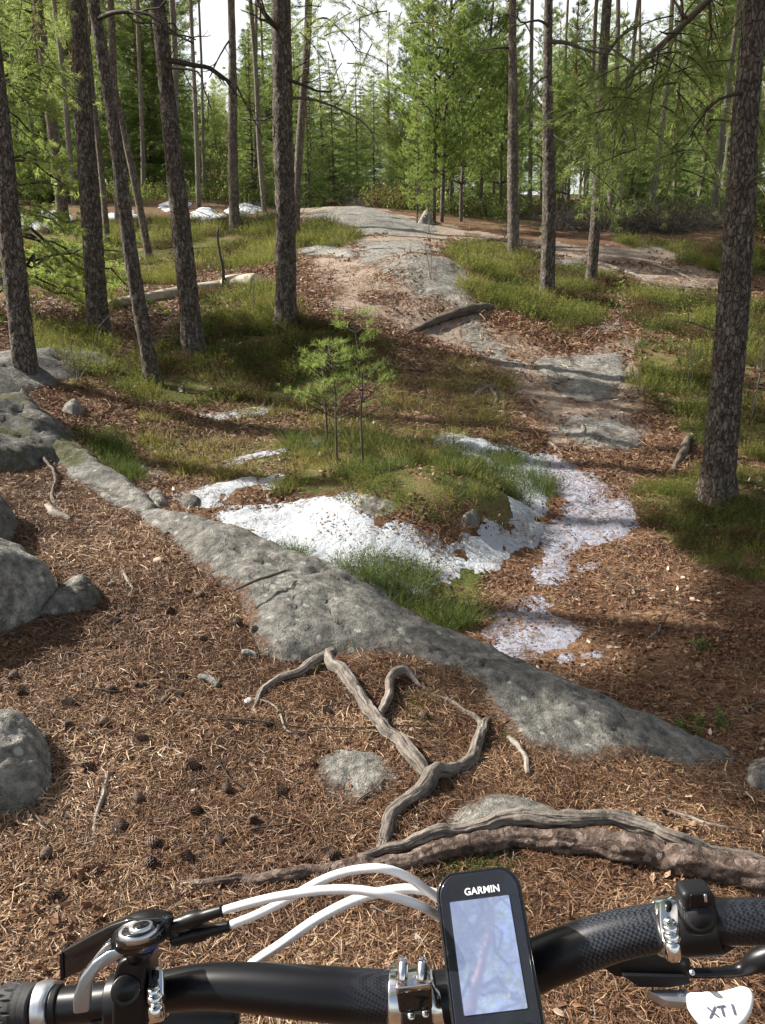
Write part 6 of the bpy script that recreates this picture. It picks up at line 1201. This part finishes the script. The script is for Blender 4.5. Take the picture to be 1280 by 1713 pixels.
def cbody(nm, rings, mat, parent=None, cap0=True, cap1=True, smooth=True):
    """rings: list of (outline Nx2, z)"""
    n_ = len(rings[0][0]); V = np.vstack([np.c_[o_, np.full(n_, z_)] for o_, z_ in rings]); i = np.arange(len(rings)-1)[:, None]*n_; j = np.arange(n_)[None]; k = (j+1) % n_
    F = [np.stack([i+j, i+k, i+n_+k, i+n_+j], -1).reshape(-1, 4)]; me_F = F[0].tolist()
    if cap0: me_F.append(list(range(n_))[::-1])
    if cap1: me_F.append([(len(rings)-1)*n_+q for q in range(n_)])
    me = bpy.data.meshes.new(nm); me.from_pydata(V.tolist(), [], me_F); me.materials.append(mat); me.update()
    for p_ in me.polygons: p_.use_smooth = smooth and len(p_.vertices) == 4
    return link(nm, me, parent or comp)
def sc_(o_, s_): return o_*np.array(s_)
W_, H_ = 150*PX, 268*PX; o0 = rrect(W_, H_, 30*PX, 8); o0[:, 1] += np.where(o0[:, 1] > 0, .0035*(1-(o0[:, 0]/(W_/2))**2), -.003*(1-(o0[:, 0]/(W_/2))**2))
cbody('case', [(sc_(o0, (.86, .92)), -.022), (sc_(o0, (.97, .98)), -.017), (o0, -.010), (o0, -.004), (sc_(o0, (.985, .99)), -.001), (sc_(o0, (.95, .972)), .0006), (sc_(o0, (.93, .962)), .0002)], B_GLS)
cbody('bezel', [(sc_(o0, (.91, .95)), -.001), (sc_(o0, (.91, .95)), .0008), (sc_(o0, (.895, .942)), .0012)], plain('bezel_gloss', (.02, .022, .032), .06, 0, .6, 1.0))
def lcd():
    m = M_('lcd_screen'); n_ = m.noise(m.coord(), 60, 3); col = m.mix(m.math('MULTIPLY', n_, .3), (.72, .80, .98), (.84, .90, 1.0)); m.set(col, .025, .92, None, .6, .5); m.b.inputs['Emission Color'].default_value = (.45, .55, 1, 1); m.b.inputs['Emission Strength'].default_value = .2; return m.m  # faint bluish emission added to brighten the sky reflection on the screen
so = rrect(103*PX, 172*PX, 2*PX, 2, cx=-1*PX, cy=4*PX); cbody('screen', [(so, .0006), (so, .00165)], lcd(), smooth=False)
def ctext(s, x, y, size, mat, z=.0014, **kw):
    return text_part('lettering', s, (x*PX, y*PX, z), (1, 0, 0), (0, 1, 0), size*PX, mat, comp, (0, 0, 0), ext=.0001, **kw)
B_WTXT = plain('white_print', (.85, .86, .88), .4); ctext('GARMIN', 6, 103, 16, B_WTXT, space=1.02, bold=.00012)
for (bx_, by_, s_) in [(36, -113, 'START/STOP'), (-36, -116, 'LAP/RESET')]:
    bo_ = rrect(46*PX, 20*PX, 9*PX, 5, cx=bx_*PX, cy=by_*PX); b_ = cbody('button', [(bo_, .0008), (bo_, .0022), ((bo_-bo_.mean(0))*.9+bo_.mean(0), .0028)], B_BLK); ctext(s_, bx_, by_, 6.2, B_WTXT, .0030)
V, F = tube(np.array([[0, -.012, -.021], [0, -.012, -.034]]), [.016, .018], 24); link('mount', mesh_of('mount', V, F, B_BLK), comp)
